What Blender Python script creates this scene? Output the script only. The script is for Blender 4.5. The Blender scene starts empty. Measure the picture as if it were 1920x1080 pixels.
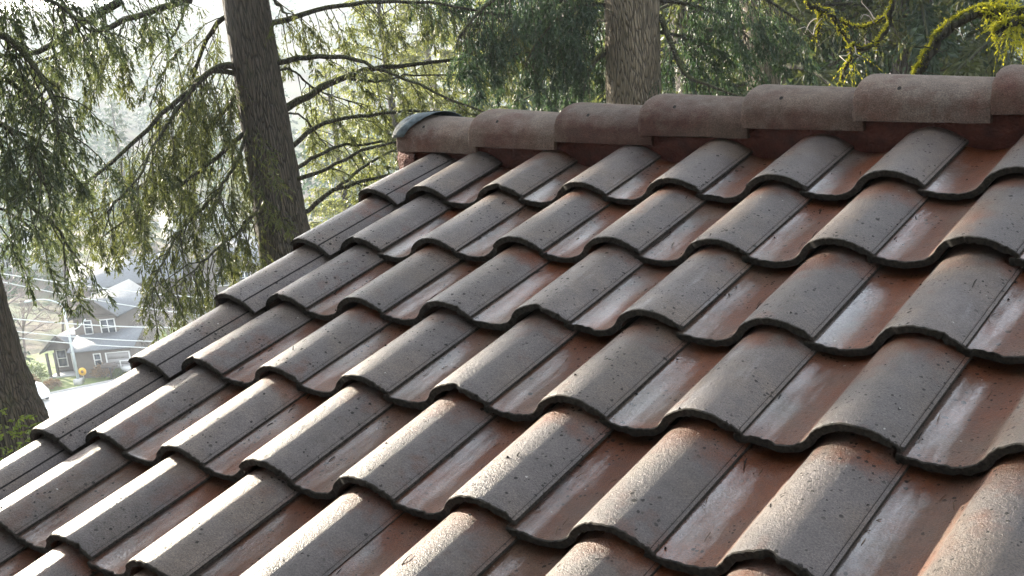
import bpy, math, random
import numpy as np
from mathutils import Vector, Matrix
C = bpy.context.scene.collection
S = bpy.context.scene
rad = math.radians

# ---------------------------------------------------------------- camera
PITCH = rad(17.5)                    # slope of the tiled roof
OZ = 5.6                             # height of the top course of tiles above the yard
ROOF = Matrix.Translation((0, 0, OZ)) @ Matrix.Rotation(PITCH, 4, 'X')
RC = np.array([[0.770101391529696, 0.5575615011008779, -0.30995002702719926],
               [0.025996602310897676, -0.5129010565211523, -0.8580540093069751],
               [-0.6373915777858339, 0.6527309389860582, -0.40948052195197726]])
FOC = 2344.0
RW = np.array([[1, 0, 0], [0, math.cos(PITCH), -math.sin(PITCH)], [0, math.sin(PITCH), math.cos(PITCH)]])
CW = RC @ RW.T                       # world -> camera (x right, y down, z forward)
CAM = ROOF @ Vector((2.6065503, -2.5307018, 1.26721407))
cd = bpy.data.cameras.new('camera'); cam = bpy.data.objects.new('camera', cd); C.objects.link(cam)
cd.sensor_width = 36; cd.lens = FOC / 1920 * 36; cd.clip_start = 0.05; cd.clip_end = 9000
m = Matrix(((CW[0][0], -CW[1][0], -CW[2][0], CAM.x), (CW[0][1], -CW[1][1], -CW[2][1], CAM.y),
            (CW[0][2], -CW[1][2], -CW[2][2], CAM.z), (0, 0, 0, 1)))
cam.matrix_world = m
S.camera = cam

# ---------------------------------------------------------------- sky, sun, exposure
SUN_AZ, SUN_EL = 168.5, 16.5         # degrees, azimuth counted from +X towards +Y
sd = Vector((math.cos(rad(SUN_AZ)) * math.cos(rad(SUN_EL)), math.sin(rad(SUN_AZ)) * math.cos(rad(SUN_EL)), math.sin(rad(SUN_EL))))
w = bpy.data.worlds.new('World'); S.world = w; w.use_nodes = True
nt = w.node_tree; nt.nodes.clear()
sky = nt.nodes.new('ShaderNodeTexSky'); sky.sky_type = 'NISHITA'; sky.sun_disc = False
sky.sun_elevation = rad(SUN_EL); sky.sun_rotation = math.atan2(sd.x, sd.y)
sky.air_density = 1.0; sky.dust_density = 1.2; sky.ozone_density = 1.0
bg = nt.nodes.new('ShaderNodeBackground'); bg.inputs[1].default_value = 0.15
wo = nt.nodes.new('ShaderNodeOutputWorld')
hs = nt.nodes.new('ShaderNodeHueSaturation'); hs.inputs['Saturation'].default_value = .35; hs.inputs['Value'].default_value = 1.25   # thin white veil over the blue
nt.links.new(sky.outputs[0], hs.inputs['Color']); nt.links.new(hs.outputs[0], bg.inputs[0]); nt.links.new(bg.outputs[0], wo.inputs[0])
ld = bpy.data.lights.new('sun', 'SUN'); ld.energy = 3.1; ld.angle = rad(0.9); ld.color = (1.0, 0.88, 0.70)
sun = bpy.data.objects.new('sun', ld); C.objects.link(sun)
sun.rotation_euler = (-sd).to_track_quat('-Z', 'Y').to_euler(); sun.location = (-20, 10, 40)
S.view_settings.view_transform = 'Standard'; S.view_settings.look = 'None'
S.view_settings.exposure = 2.75; S.view_settings.gamma = 1.0
S.render.engine = 'CYCLES'; S.cycles.max_bounces = 5; S.cycles.diffuse_bounces = 3; S.cycles.glossy_bounces = 2; S.cycles.transmission_bounces = 3

# ---------------------------------------------------------------- helpers
rng = np.random.default_rng(7)
random.seed(7)
def ray(u, v):
    d = CW.T @ np.array([(u - 960) / FOC, (v - 540) / FOC, 1.0]); return d
CAMV = np.array(CAM)
def at(u, v, r):                     # the point r metres away (horizontally) in the direction of a pixel
    d = ray(u, v); return CAMV + d * (r / math.hypot(d[0], d[1]))
def azdir(u, v=400):
    d = ray(u, v); return math.atan2(d[1], d[0])
DV = np.array([math.cos(rad(155)), math.sin(rad(155))])
def sst(t): t = np.clip(t, 0, 1); return t * t * (3 - 2 * t)
def height(x, y):
    x = np.asarray(x, float); y = np.asarray(y, float)
    s = x * DV[0] + y * DV[1]; r = np.hypot(x, y)
    h = -21.0 * sst((s - 12) / 76)
    h = h + 74 * sst((r - 230) / 520)
    flat = sst((s - 95) / 10) * (1 - sst((r - 170) / 40))
    nz = np.sin(x * .21 + 1) * np.cos(y * .17) * .35 + np.sin(x * .06) * np.sin(y * .05 + 2) * .9
    return h + nz * (1 - flat) * sst((r - 9) / 12)
def mesh_np(name, V, F, mats, smooth=False, midx=None):
    me = bpy.data.meshes.new(name)
    V = np.asarray(V, np.float32); me.vertices.add(len(V)); me.vertices.foreach_set('co', V.ravel())
    if isinstance(F, np.ndarray) and F.ndim == 2:
        n, k = F.shape; me.loops.add(n * k); me.loops.foreach_set('vertex_index', F.ravel().astype(np.int32))
        me.polygons.add(n); me.polygons.foreach_set('loop_start', np.arange(0, n * k, k, dtype=np.int32))
    else:
        lens = np.array([len(f) for f in F], np.int32); idx = np.concatenate([np.asarray(f, np.int32) for f in F])
        me.loops.add(len(idx)); me.loops.foreach_set('vertex_index', idx); me.polygons.add(len(lens))
        me.polygons.foreach_set('loop_start', np.concatenate([[0], np.cumsum(lens)[:-1]]).astype(np.int32))
    if midx is not None: me.polygons.foreach_set('material_index', np.asarray(midx, np.int32))
    for mt in (mats if isinstance(mats, (list, tuple)) else [mats]): me.materials.append(mt)
    me.update(calc_edges=True)
    if smooth: me.polygons.foreach_set('use_smooth', np.ones(len(me.polygons), bool))
    me.validate(); return me
def obj(name, me, parent=None, loc=None):
    o = bpy.data.objects.new(name, me); C.objects.link(o)
    if parent is not None: o.parent = parent
    if loc is not None: o.location = loc
    return o
def tag(o, label, cat=None, group=None, kind=None):
    if label: o['label'] = label
    if cat: o['category'] = cat
    if group: o['group'] = group
    if kind: o['kind'] = kind
    return o
def thing(name, label, cat, loc=(0, 0, 0), rz=0, group=None):
    o = bpy.data.objects.new(name, None); C.objects.link(o); o.location = loc; o.rotation_euler = (0, 0, rz)
    o.empty_display_size = .2
    return tag(o, label, cat, group)
class MB:                            # collects verts and faces of one mesh
    def __init__(s): s.V = []; s.F = []; s.n = 0; s.M = []
    def add(s, V, F, mi=0):
        V = np.asarray(V, float); s.V.append(V)
        s.F += [tuple(int(i) + s.n for i in f) for f in F]; s.M += [mi] * len(F); s.n += len(V)
    def box(s, x0, x1, y0, y1, z0, z1, mi=0):
        V = [(x, y, z) for z in (z0, z1) for y in (y0, y1) for x in (x0, x1)]
        s.add(V, [(0, 2, 3, 1), (4, 5, 7, 6), (0, 1, 5, 4), (2, 6, 7, 3), (0, 4, 6, 2), (1, 3, 7, 5)], mi)
    def prism(s, poly, y0, y1, mi=0):   # polygon in x,z extruded along y
        n = len(poly); V = [(p[0], y0, p[1]) for p in poly] + [(p[0], y1, p[1]) for p in poly]
        F = [tuple(range(n)), tuple(range(2 * n - 1, n - 1, -1))] + [(i + n, (i + 1) % n + n, (i + 1) % n, i) for i in range(n)]
        s.add(V, F, mi)
    def tube(s, path, radii, sides=7, mi=0, cap=True, rough=0.0):
        P = np.asarray(path, float); n = len(P)
        T = np.gradient(P, axis=0); T /= np.linalg.norm(T, axis=1)[:, None] + 1e-9
        ref = np.array([0, 0, 1.0]) if abs(T[0][2]) < .9 else np.array([1.0, 0, 0])
        A = np.cross(T, ref); A /= np.linalg.norm(A, axis=1)[:, None] + 1e-9; B = np.cross(T, A)
        a = np.linspace(0, 2 * math.pi, sides, endpoint=False)
        r = np.broadcast_to(np.asarray(radii, float), (n,))[:, None] * (1 + rough * rng.normal(0, 1, (n, sides)))
        V = P[:, None, :] + (np.cos(a)[None, :, None] * A[:, None, :] + np.sin(a)[None, :, None] * B[:, None, :]) * r[:, :, None]
        F = [(i * sides + j, i * sides + (j + 1) % sides, (i + 1) * sides + (j + 1) % sides, (i + 1) * sides + j)
             for i in range(n - 1) for j in range(sides)]
        if cap: F += [tuple(range(sides - 1, -1, -1)), tuple((n - 1) * sides + j for j in range(sides))]
        s.add(V.reshape(-1, 3), F, mi)
    def mesh(s, name, mats, smooth=False):
        return mesh_np(name, np.concatenate(s.V), s.F, mats, smooth, s.M)
    def build(s, name, mats, parent=None, smooth=False, loc=None):
        return obj(name, s.mesh(name, mats, smooth), parent, loc)
def smooth_path(pts, n=14):          # Catmull-Rom through given points
    P = np.asarray(pts, float); P = np.vstack([2 * P[0] - P[1], P, 2 * P[-1] - P[-2]]); out = []
    k = len(P) - 3
    for t in np.linspace(0, k - 1e-6, n):
        i = int(t); u = t - i; a, b, c, d = P[i:i + 4]
        out.append(.5 * (2 * b + (c - a) * u + (2 * a - 5 * b + 4 * c - d) * u * u + (3 * b - a - 3 * c + d) * u ** 3))
    return np.array(out)

# ---------------------------------------------------------------- materials
def mat(name):
    m = bpy.data.materials.new(name); m.use_nodes = True; n = m.node_tree.nodes; n.clear()
    o = n.new('ShaderNodeOutputMaterial'); return m, m.node_tree, o
def N(t, kind, **kw):
    n = t.nodes.new('ShaderNode' + kind)
    for k, v in kw.items():
        if k in n.inputs: n.inputs[k].default_value = v
        else: setattr(n, k, v)
    return n
def ramp(t, src, stops, mode='LINEAR'):
    r = t.nodes.new('ShaderNodeValToRGB'); r.color_ramp.interpolation = mode
    e = r.color_ramp.elements
    while len(e) < len(stops): e.new(.5)
    for x, (p, c) in zip(e, stops): x.position = p; x.color = (c, c, c, 1) if isinstance(c, (int, float)) else (*c, 1)
    t.links.new(src, r.inputs[0]); return r.outputs[0]
def mix(t, f, a, b, mode='MIX'):
    x = t.nodes.new('ShaderNodeMix'); x.data_type = 'RGBA'; x.blend_type = mode
    for i, v in ((0, f), (6, a), (7, b)):
        if isinstance(v, (int, float)): x.inputs[i].default_value = v
        elif isinstance(v, tuple): x.inputs[i].default_value = (*v, 1)
        else: t.links.new(v, x.inputs[i])
    return x.outputs[2]
def mth(t, op, a, b=0.0, clamp=False):
    x = t.nodes.new('ShaderNodeMath'); x.operation = op; x.use_clamp = clamp
    for i, v in enumerate((a, b)):
        if isinstance(v, (int, float)): x.inputs[i].default_value = v
        else: t.links.new(v, x.inputs[i])
    return x.outputs[0]
def noise(t, vec, scale, detail=4, rough=.55):
    n = N(t, 'TexNoise', Scale=scale, Detail=detail, Roughness=rough)
    if vec is not None: t.links.new(vec, n.inputs['Vector'])
    return n.outputs['Fac']
def bump(t, h, strength, dist, normal=None):
    b = N(t, 'Bump', Strength=strength, Distance=dist); t.links.new(h, b.inputs['Height'])
    if normal is not None: t.links.new(normal, b.inputs['Normal'])
    return b.outputs[0]
def simple(name, col, rough=.7, var=.25, scale=6.0, metallic=0.0, bmp=0.0, coords='Object'):
    m, t, o = mat(name); p = N(t, 'BsdfPrincipled', Roughness=rough, Metallic=metallic)
    tc = N(t, 'TexCoord').outputs[coords]
    n = noise(t, tc, scale, 5)
    c = mix(t, ramp(t, n, [(.3, 0.0), (.7, 1.0)]), tuple(x * (1 - var) for x in col), tuple(min(1, x * (1 + var)) for x in col))
    t.links.new(c, p.inputs['Base Color'])
    if bmp: t.links.new(bump(t, noise(t, tc, scale * 6, 4), bmp, .02), p.inputs['Normal'])
    t.links.new(p.outputs[0], o.inputs[0]); return m

def tile_material(name, red, grey, tan, wet=1.0):
    m, t, o = mat(name); p = N(t, 'BsdfPrincipled')
    geo = N(t, 'NewGeometry'); pos = geo.outputs['Position']
    oi = N(t, 'ObjectInfo').outputs['Random']
    wear = N(t, 'Attribute', attribute_name='wear').outputs['Fac']
    big = noise(t, pos, 7, 5, .6); mid = noise(t, pos, 26, 5, .6); fine = noise(t, pos, 330, 3, .7)
    # weathering: bare colour coat where the wear is small, grey cement skin where it is large
    k = mth(t, 'ADD', wear, mth(t, 'MULTIPLY', mth(t, 'SUBTRACT', big, .5), 1.5))
    k = mth(t, 'ADD', k, mth(t, 'MULTIPLY', mth(t, 'SUBTRACT', mid, .5), .9))
    k = mth(t, 'ADD', k, mth(t, 'MULTIPLY', mth(t, 'SUBTRACT', oi, .5), .35))
    c = mix(t, ramp(t, k, [(.25, 0.0), (.75, 1.0)]), red, grey)
    tn = ramp(t, noise(t, pos, 5.5, 3), [(.45, 0.0), (.68, 1.0)])
    c = mix(t, mth(t, 'MULTIPLY', tn, .65), c, tan)
    c = mix(t, .75, c, ramp(t, mid, [(.25, .55), (.75, 1.2)]), 'MULTIPLY')
    c = mix(t, .8, c, ramp(t, fine, [(.34, .45), (.5, 1.0), (.66, 1.6)]), 'MULTIPLY')
    c = mix(t, .8, c, ramp(t, oi, [(0.0, .70), (1.0, 1.25)]), 'MULTIPLY')
    # small dark lichen dots and a few pale ones
    wp = N(t, 'TexNoise', Scale=160.0, Detail=2.0); t.links.new(pos, wp.inputs['Vector'])
    wpos = mix(t, 1.0, pos, mix(t, 1.0, wp.outputs['Color'], (.006, .006, .006), 'MULTIPLY'), 'ADD')
    def spots(scale, rmax, keep, clump):
        v = N(t, 'TexVoronoi', Scale=scale); t.links.new(wpos, v.inputs['Vector'])
        sp = N(t, 'SeparateColor'); t.links.new(v.outputs['Color'], sp.inputs[0])
        rr_ = mth(t, 'MULTIPLY', mth(t, 'POWER', sp.outputs[1], 2.2), rmax)
        q = mth(t, 'LESS_THAN', v.outputs['Distance'], rr_)
        q = mth(t, 'MULTIPLY', q, mth(t, 'GREATER_THAN', sp.outputs[0], keep))
        return mth(t, 'MULTIPLY', q, ramp(t, noise(t, pos, clump, 3), [(.45, 0.0), (.56, 1.0)])), v, sp
    dots, _, _ = spots(120.0, .46, .45, 8.0)
    d2, v2, sep2 = spots(60.0, .32, .58, 5.0)
    if not wet: dots = mth(t, 'MULTIPLY', dots, .15); d2 = mth(t, 'MULTIPLY', d2, .1)
    pale = mth(t, 'MULTIPLY', mth(t, 'LESS_THAN', v2.outputs['Distance'], .12), mth(t, 'LESS_THAN', sep2.outputs[0], .02))
    dd = mth(t, 'MAXIMUM', dots, d2)
    c = mix(t, mth(t, 'MULTIPLY', dd, .88), c, (.012, .011, .009))
    c = mix(t, mth(t, 'MULTIPLY', pale, .6), c, (.42, .40, .36))
    t.links.new(c, p.inputs['Base Color'])
    # damp film: water lies in the pans, the crowns are nearly dry
    damp = mth(t, 'ADD', mth(t, 'MULTIPLY', wear, 1.0), mth(t, 'MULTIPLY', mth(t, 'SUBTRACT', big, .5), 1.1))
    r = ramp(t, damp, [(.12, .42 + .3 * (1 - wet)), (.5, .38 + .37 * (1 - wet)), (.95, .41 + .39 * (1 - wet))])
    r = mix(t, dd, r, (.9, .9, .9))
    t.links.new(r, p.inputs['Roughness']); p.inputs['Specular IOR Level'].default_value = .36 if wet else .25
    if wet:                              # water running down the low side of the pan, beside the lap
        wa = N(t, 'Attribute', attribute_name='wet').outputs['Fac']
        mp = N(t, 'Mapping'); mp.inputs['Scale'].default_value = (1, .16, .16); t.links.new(pos, mp.inputs[0])   # runs drawn out down the slope
        wt = mth(t, 'ADD', wa, mth(t, 'MULTIPLY', mth(t, 'SUBTRACT', noise(t, mp.outputs[0], 46, 4, .6), .5), 1.3))
        wt = mth(t, 'ADD', wt, mth(t, 'MULTIPLY', mth(t, 'SUBTRACT', noise(t, pos, 60, 3, .6), .5), .25))
        wt = mth(t, 'ADD', wt, mth(t, 'MULTIPLY', mth(t, 'SUBTRACT', oi, .5), .45))
        wt = mth(t, 'ADD', ramp(t, wt, [(.30, 0.0), (.92, 1.0)]), .06, True)
        t.links.new(wt, p.inputs['Coat Weight']); p.inputs['Coat Roughness'].default_value = .13; p.inputs['Coat IOR'].default_value = 1.85
        t.links.new(bump(t, noise(t, pos, 150, 2, .5), .24, .004), p.inputs['Coat Normal'])
    b = bump(t, fine, .7, .004)
    b = bump(t, noise(t, pos, 110, 3, .6), .35, .006, b)
    b = bump(t, dd, .6, .002, b)
    t.links.new(b, p.inputs['Normal'])
    t.links.new(p.outputs[0], o.inputs[0]); return m
M_TILE = tile_material('tile_concrete', (.128, .034, .0075), (.092, .075, .068), (.115, .082, .056))
M_CAP = tile_material('cap_concrete', (.110, .048, .034), (.128, .100, .082), (.150, .108, .080), wet=0)
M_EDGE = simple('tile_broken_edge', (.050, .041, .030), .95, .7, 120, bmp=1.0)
M_MORTAR = simple('red_mortar', (.095, .024, .015), .75, .45, 22, bmp=.8)
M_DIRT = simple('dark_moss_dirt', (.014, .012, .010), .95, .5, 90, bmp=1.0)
M_FLASH = simple('grey_flashing', (.085, .11, .12), .75, .6, 40, metallic=.1, bmp=.6)
M_DECK = simple('roof_felt', (.02, .02, .02), .95, .3, 20)
M_STUCCO = simple('stucco', (.42, .36, .28), .9, .1, 30, bmp=.5)
M_FASCIA = simple('brown_board', (.10, .06, .04), .6, .2, 10)

def bark(name, c1, c2, moss=0.0, mosscol=(.07, .085, .018)):
    m, t, o = mat(name); p = N(t, 'BsdfPrincipled', Roughness=.9)
    tc = N(t, 'TexCoord').outputs['Object']; mp = N(t, 'Mapping'); t.links.new(tc, mp.inputs[0])
    mp.inputs['Scale'].default_value = (1, 1, .13)
    wv = N(t, 'TexNoise', Scale=3.0, Detail=2.0); t.links.new(mp.outputs[0], wv.inputs['Vector'])
    vec = mix(t, .1, mp.outputs[0], wv.outputs['Color'], 'ADD')
    v = N(t, 'TexVoronoi', Scale=34.0, feature='DISTANCE_TO_EDGE'); t.links.new(vec, v.inputs['Vector'])
    n = noise(t, vec, 30, 6, .65)
    h = mth(t, 'ADD', mth(t, 'MULTIPLY', ramp(t, v.outputs['Distance'], [(0, 0.0), (.22, 1.0)]), .8), mth(t, 'MULTIPLY', n, .8))
    c = mix(t, ramp(t, h, [(.25, 0.0), (1.15, 1.0)]), c1, c2)
    if moss:
        g = N(t, 'NewGeometry'); sp = N(t, 'SeparateXYZ'); t.links.new(g.outputs['Normal'], sp.inputs[0])
        k = mth(t, 'ADD', mth(t, 'MULTIPLY', sp.outputs[2], .45), noise(t, tc, 4, 5, .7))
        c = mix(t, mth(t, 'MULTIPLY', ramp(t, k, [(.55, 0.0), (.78, 1.0)]), moss), c, mosscol)
    t.links.new(c, p.inputs['Base Color']); t.links.new(bump(t, h, 1.0, .06), p.inputs['Normal'])
    t.links.new(p.outputs[0], o.inputs[0]); return m
M_BARK = bark('grey_bark', (.016, .013, .010), (.085, .070, .055), .3)
M_BARK2 = bark('furrowed_tan_bark', (.045, .036, .025), (.22, .18, .125), .12)
M_BRANCH = bark('branch_bark', (.018, .016, .012), (.06, .052, .036), .75)
M_TWIG = simple('bare_twig_bark', (.17, .13, .115), .9, .3, 3)
M_WHTWIG = simple('pale_twig_bark', (.34, .30, .27), .9, .3, 3)

def leaf(name, c1, c2, tl, tw=.5, rough=.45, spec=.35):
    m, t, o = mat(name); geo = N(t, 'NewGeometry')
    ri = geo.outputs['Random Per Island']
    big = noise(t, geo.outputs['Position'], 1.3, 3)
    k = mth(t, 'ADD', mth(t, 'MULTIPLY', ri, .7), mth(t, 'MULTIPLY', mth(t, 'SUBTRACT', big, .35), .9), True)
    c = mix(t, k, c1, c2)
    p = N(t, 'BsdfPrincipled', Roughness=rough); p.inputs['Specular IOR Level'].default_value = spec
    t.links.new(c, p.inputs['Base Color'])
    tr = N(t, 'BsdfTranslucent'); t.links.new(mix(t, 1.0, c, tl, 'MULTIPLY'), tr.inputs[0])
    s = N(t, 'MixShader'); s.inputs[0].default_value = tw
    t.links.new(p.outputs[0], s.inputs[1]); t.links.new(tr.outputs[0], s.inputs[2])
    t.links.new(s.outputs[0], o.inputs[0]); return m
M_SPRUCE = leaf('spruce_needles', (.032, .046, .024), (.105, .115, .048), (1.7, 1.65, .95), .5)
M_HEMLOCK = leaf('hemlock_needles', (.026, .040, .027), (.090, .108, .058), (1.6, 1.6, 1.0), .46)
M_DARKFIR = leaf('dark_fir_needles', (.016, .032, .024), (.058, .080, .046), (1.5, 1.8, 1.0), .4)
M_PALE = leaf('pale_green_leaves', (.095, .11, .042), (.19, .195, .09), (1.7, 1.7, .9), .5)
M_CEDAR = leaf('cedar_scales', (.06, .10, .02), (.17, .20, .05), (1.8, 1.9, .7), .45)
M_FOREST = leaf('far_forest_needles', (.020, .042, .030), (.060, .085, .045), (1.4, 1.6, 1.0), .35)
M_MOSS = leaf('yellow_moss', (.16, .175, .028), (.36, .36, .065), (1.5, 1.4, .5), .4, .8, .1)
M_SHRUB = leaf('garden_shrub', (.05, .08, .02), (.14, .17, .05), (1.5, 1.6, .8), .4)
M_SHRUBR = leaf('rusty_shrub', (.14, .08, .04), (.26, .18, .10), (1.4, 1.3, .8), .3)

# ---------------------------------------------------------------- the setting: ground, road
def polar_ground():
    R = np.concatenate([np.linspace(0, 30, 16), np.geomspace(33, 1500, 70)]); A = np.linspace(0, 2 * math.pi, 120, endpoint=False)
    X = R[:, None] * np.cos(A); Y = R[:, None] * np.sin(A); Z = height(X, Y)
    V = np.stack([X, Y, Z], -1).reshape(-1, 3); n = len(A)
    i, j = np.meshgrid(np.arange(len(R) - 1), np.arange(n), indexing='ij'); j2 = (j + 1) % n
    F = np.stack([i * n + j, (i + 1) * n + j, (i + 1) * n + j2, i * n + j2], -1).reshape(-1, 4)
    m, t, o = mat('forest_floor'); p = N(t, 'BsdfPrincipled', Roughness=.95); pos = N(t, 'NewGeometry').outputs['Position']
    c = mix(t, ramp(t, noise(t, pos, .08, 6, .65), [(.4, 0.0), (.6, 1.0)]), (.075, .055, .035), (.055, .075, .025))
    c = mix(t, .7, c, ramp(t, noise(t, pos, 1.6, 5, .7), [(.3, .5), (.7, 1.5)]), 'MULTIPLY')
    t.links.new(c, p.inputs['Base Color']); t.links.new(bump(t, noise(t, pos, 3, 5), .8, .2), p.inputs['Normal'])
    t.links.new(p.outputs[0], o.inputs[0])
    return tag(obj('ground', mesh_np('ground', V, F, m, True)), 'sloping forest floor with patches of grass running down to the street', kind='structure')
polar_ground()
HB = at(174, 700, 128.5)             # foot of the house in the valley
FR = np.array([math.cos(azdir(174, 700)), math.sin(azdir(174, 700)), 0])   # away from the camera
RT = np.array([FR[1], -FR[0], 0])                                          # to the right in the picture
VZ = -21.0
def vloc(a, b, z=0.0):               # valley place: a metres right of the house front, b metres behind it
    p = np.array([HB[0], HB[1], VZ]) + RT * a + FR * b; p[2] = VZ + z; return p
def sheet(name, pts, mt, label, z):
    me = mesh_np(name, [vloc(a, b, z) for a, b in pts], [tuple(range(len(pts)))], mt)
    return tag(obj(name, me), label, kind='structure')
M_ROAD = simple('pale_concrete_road', (.50, .49, .47), .55, .12, .6)
M_GRASS = simple('lawn', (.13, .17, .04), .9, .35, 1.2)
M_KERB = simple('kerb_concrete', (.42, .41, .39), .8, .12, 2)
sheet('lawn', [(-16, -5.2), (22, -5.2), (22, 16), (-16, 16)], M_GRASS, 'front lawn around the grey house', .03)
sheet('road', [(-30, -22), (40, -22), (40, -5.5), (-30, -5.5)], M_ROAD, 'pale sunlit concrete street below the hill', .036)
sheet('driveway', [(3.6, -5.6), (9.4, -5.6), (8.6, .7), (4.4, .7)], M_ROAD, 'short driveway up to the garage', .042)
kb = MB()
kb.box(-30, 3.4, -5.6, -5.4, -.05, .14); kb.box(9.6, 40, -5.6, -5.4, -.05, .14)
k = kb.build('kerb', M_KERB); k.matrix_world = Matrix(((RT[0], FR[0], 0, HB[0]), (RT[1], FR[1], 0, HB[1]), (0, 0, 1, VZ + .04), (0, 0, 0, 1)))
tag(k, 'low concrete kerb along the street', kind='structure')

# ---------------------------------------------------------------- the tiled roof (house in front)
house = thing('tiled_roof_house', 'house with a brown concrete barrel tile roof filling the foreground', 'house', (0, 0, 0))
WT, EX = .30, .32312                 # cover width and exposure of a tile
NROW, NCOL = 14, 15
XL, XR = -.345, NCOL * WT - .1
EAVE = -(NROW - 1) * EX - .02
RIDGE_Y, RIDGE_X0 = .390, -.435
def rp(x, y, z): return ROOF @ Vector((x, y, z))
ez = rp(0, EAVE, -.1)
mb = MB()
rz = rp(0, .41, -.105)
poly = [(ez.y + .35, 0), (-ez.y + .9 - .35, 0), (-ez.y + .55, ez.z - .22), (rz.y, rz.z - .14), (ez.y + .35, ez.z - .22 + .11)]
mb.prism([(y, z) for y, z in poly], XL + .08, XR - .2)
wall = mb.build('wall', M_STUCCO, house); wall.data.transform(Matrix.Rotation(rad(90), 4, 'Z') @ Matrix.Scale(-1, 4, (0, 1, 0)))
wall.data.flip_normals() if hasattr(wall.data, 'flip_normals') else None
# deck: the slope in view and the slope behind the ridge
mb = MB()
def deckpoly(side):
    a = rp(0, EAVE + .03, -.115); b = rp(0, .41, -.115)
    ys = [(a.y, a.z), (b.y, b.z)]
    if side: ys = [(2 * b.y - y, z) for y, z in ys]
    return ys
for side in (0, 1):
    (ya, za), (yb, zb) = deckpoly(side)
    V = [(x, y, z - d) for d in (0, .05) for x in (XL + .03, XR) for y, z in ((ya, za), (yb, zb))]
    mb.add(V, [(0, 2, 3, 1), (4, 5, 7, 6), (0, 4, 6, 2), (1, 3, 7, 5), (0, 1, 5, 4), (2, 6, 7, 3)])
roof = mb.build('roof', M_DECK, house)
mb = MB()
for x0 in (XL - .005, ):
    a = rp(0, EAVE, -.06); b = rp(0, .41, -.06)
    V = [(x, y, z - d) for d in (0, .22) for x in (x0, x0 + .03) for y, z in ((a.y, a.z), (b.y, b.z))]
    mb.add(V, [(0, 2, 3, 1), (4, 5, 7, 6), (0, 4, 6, 2), (1, 3, 7, 5), (0, 1, 5, 4), (2, 6, 7, 3)])
mb.build('barge_board', M_FASCIA, house)

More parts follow.
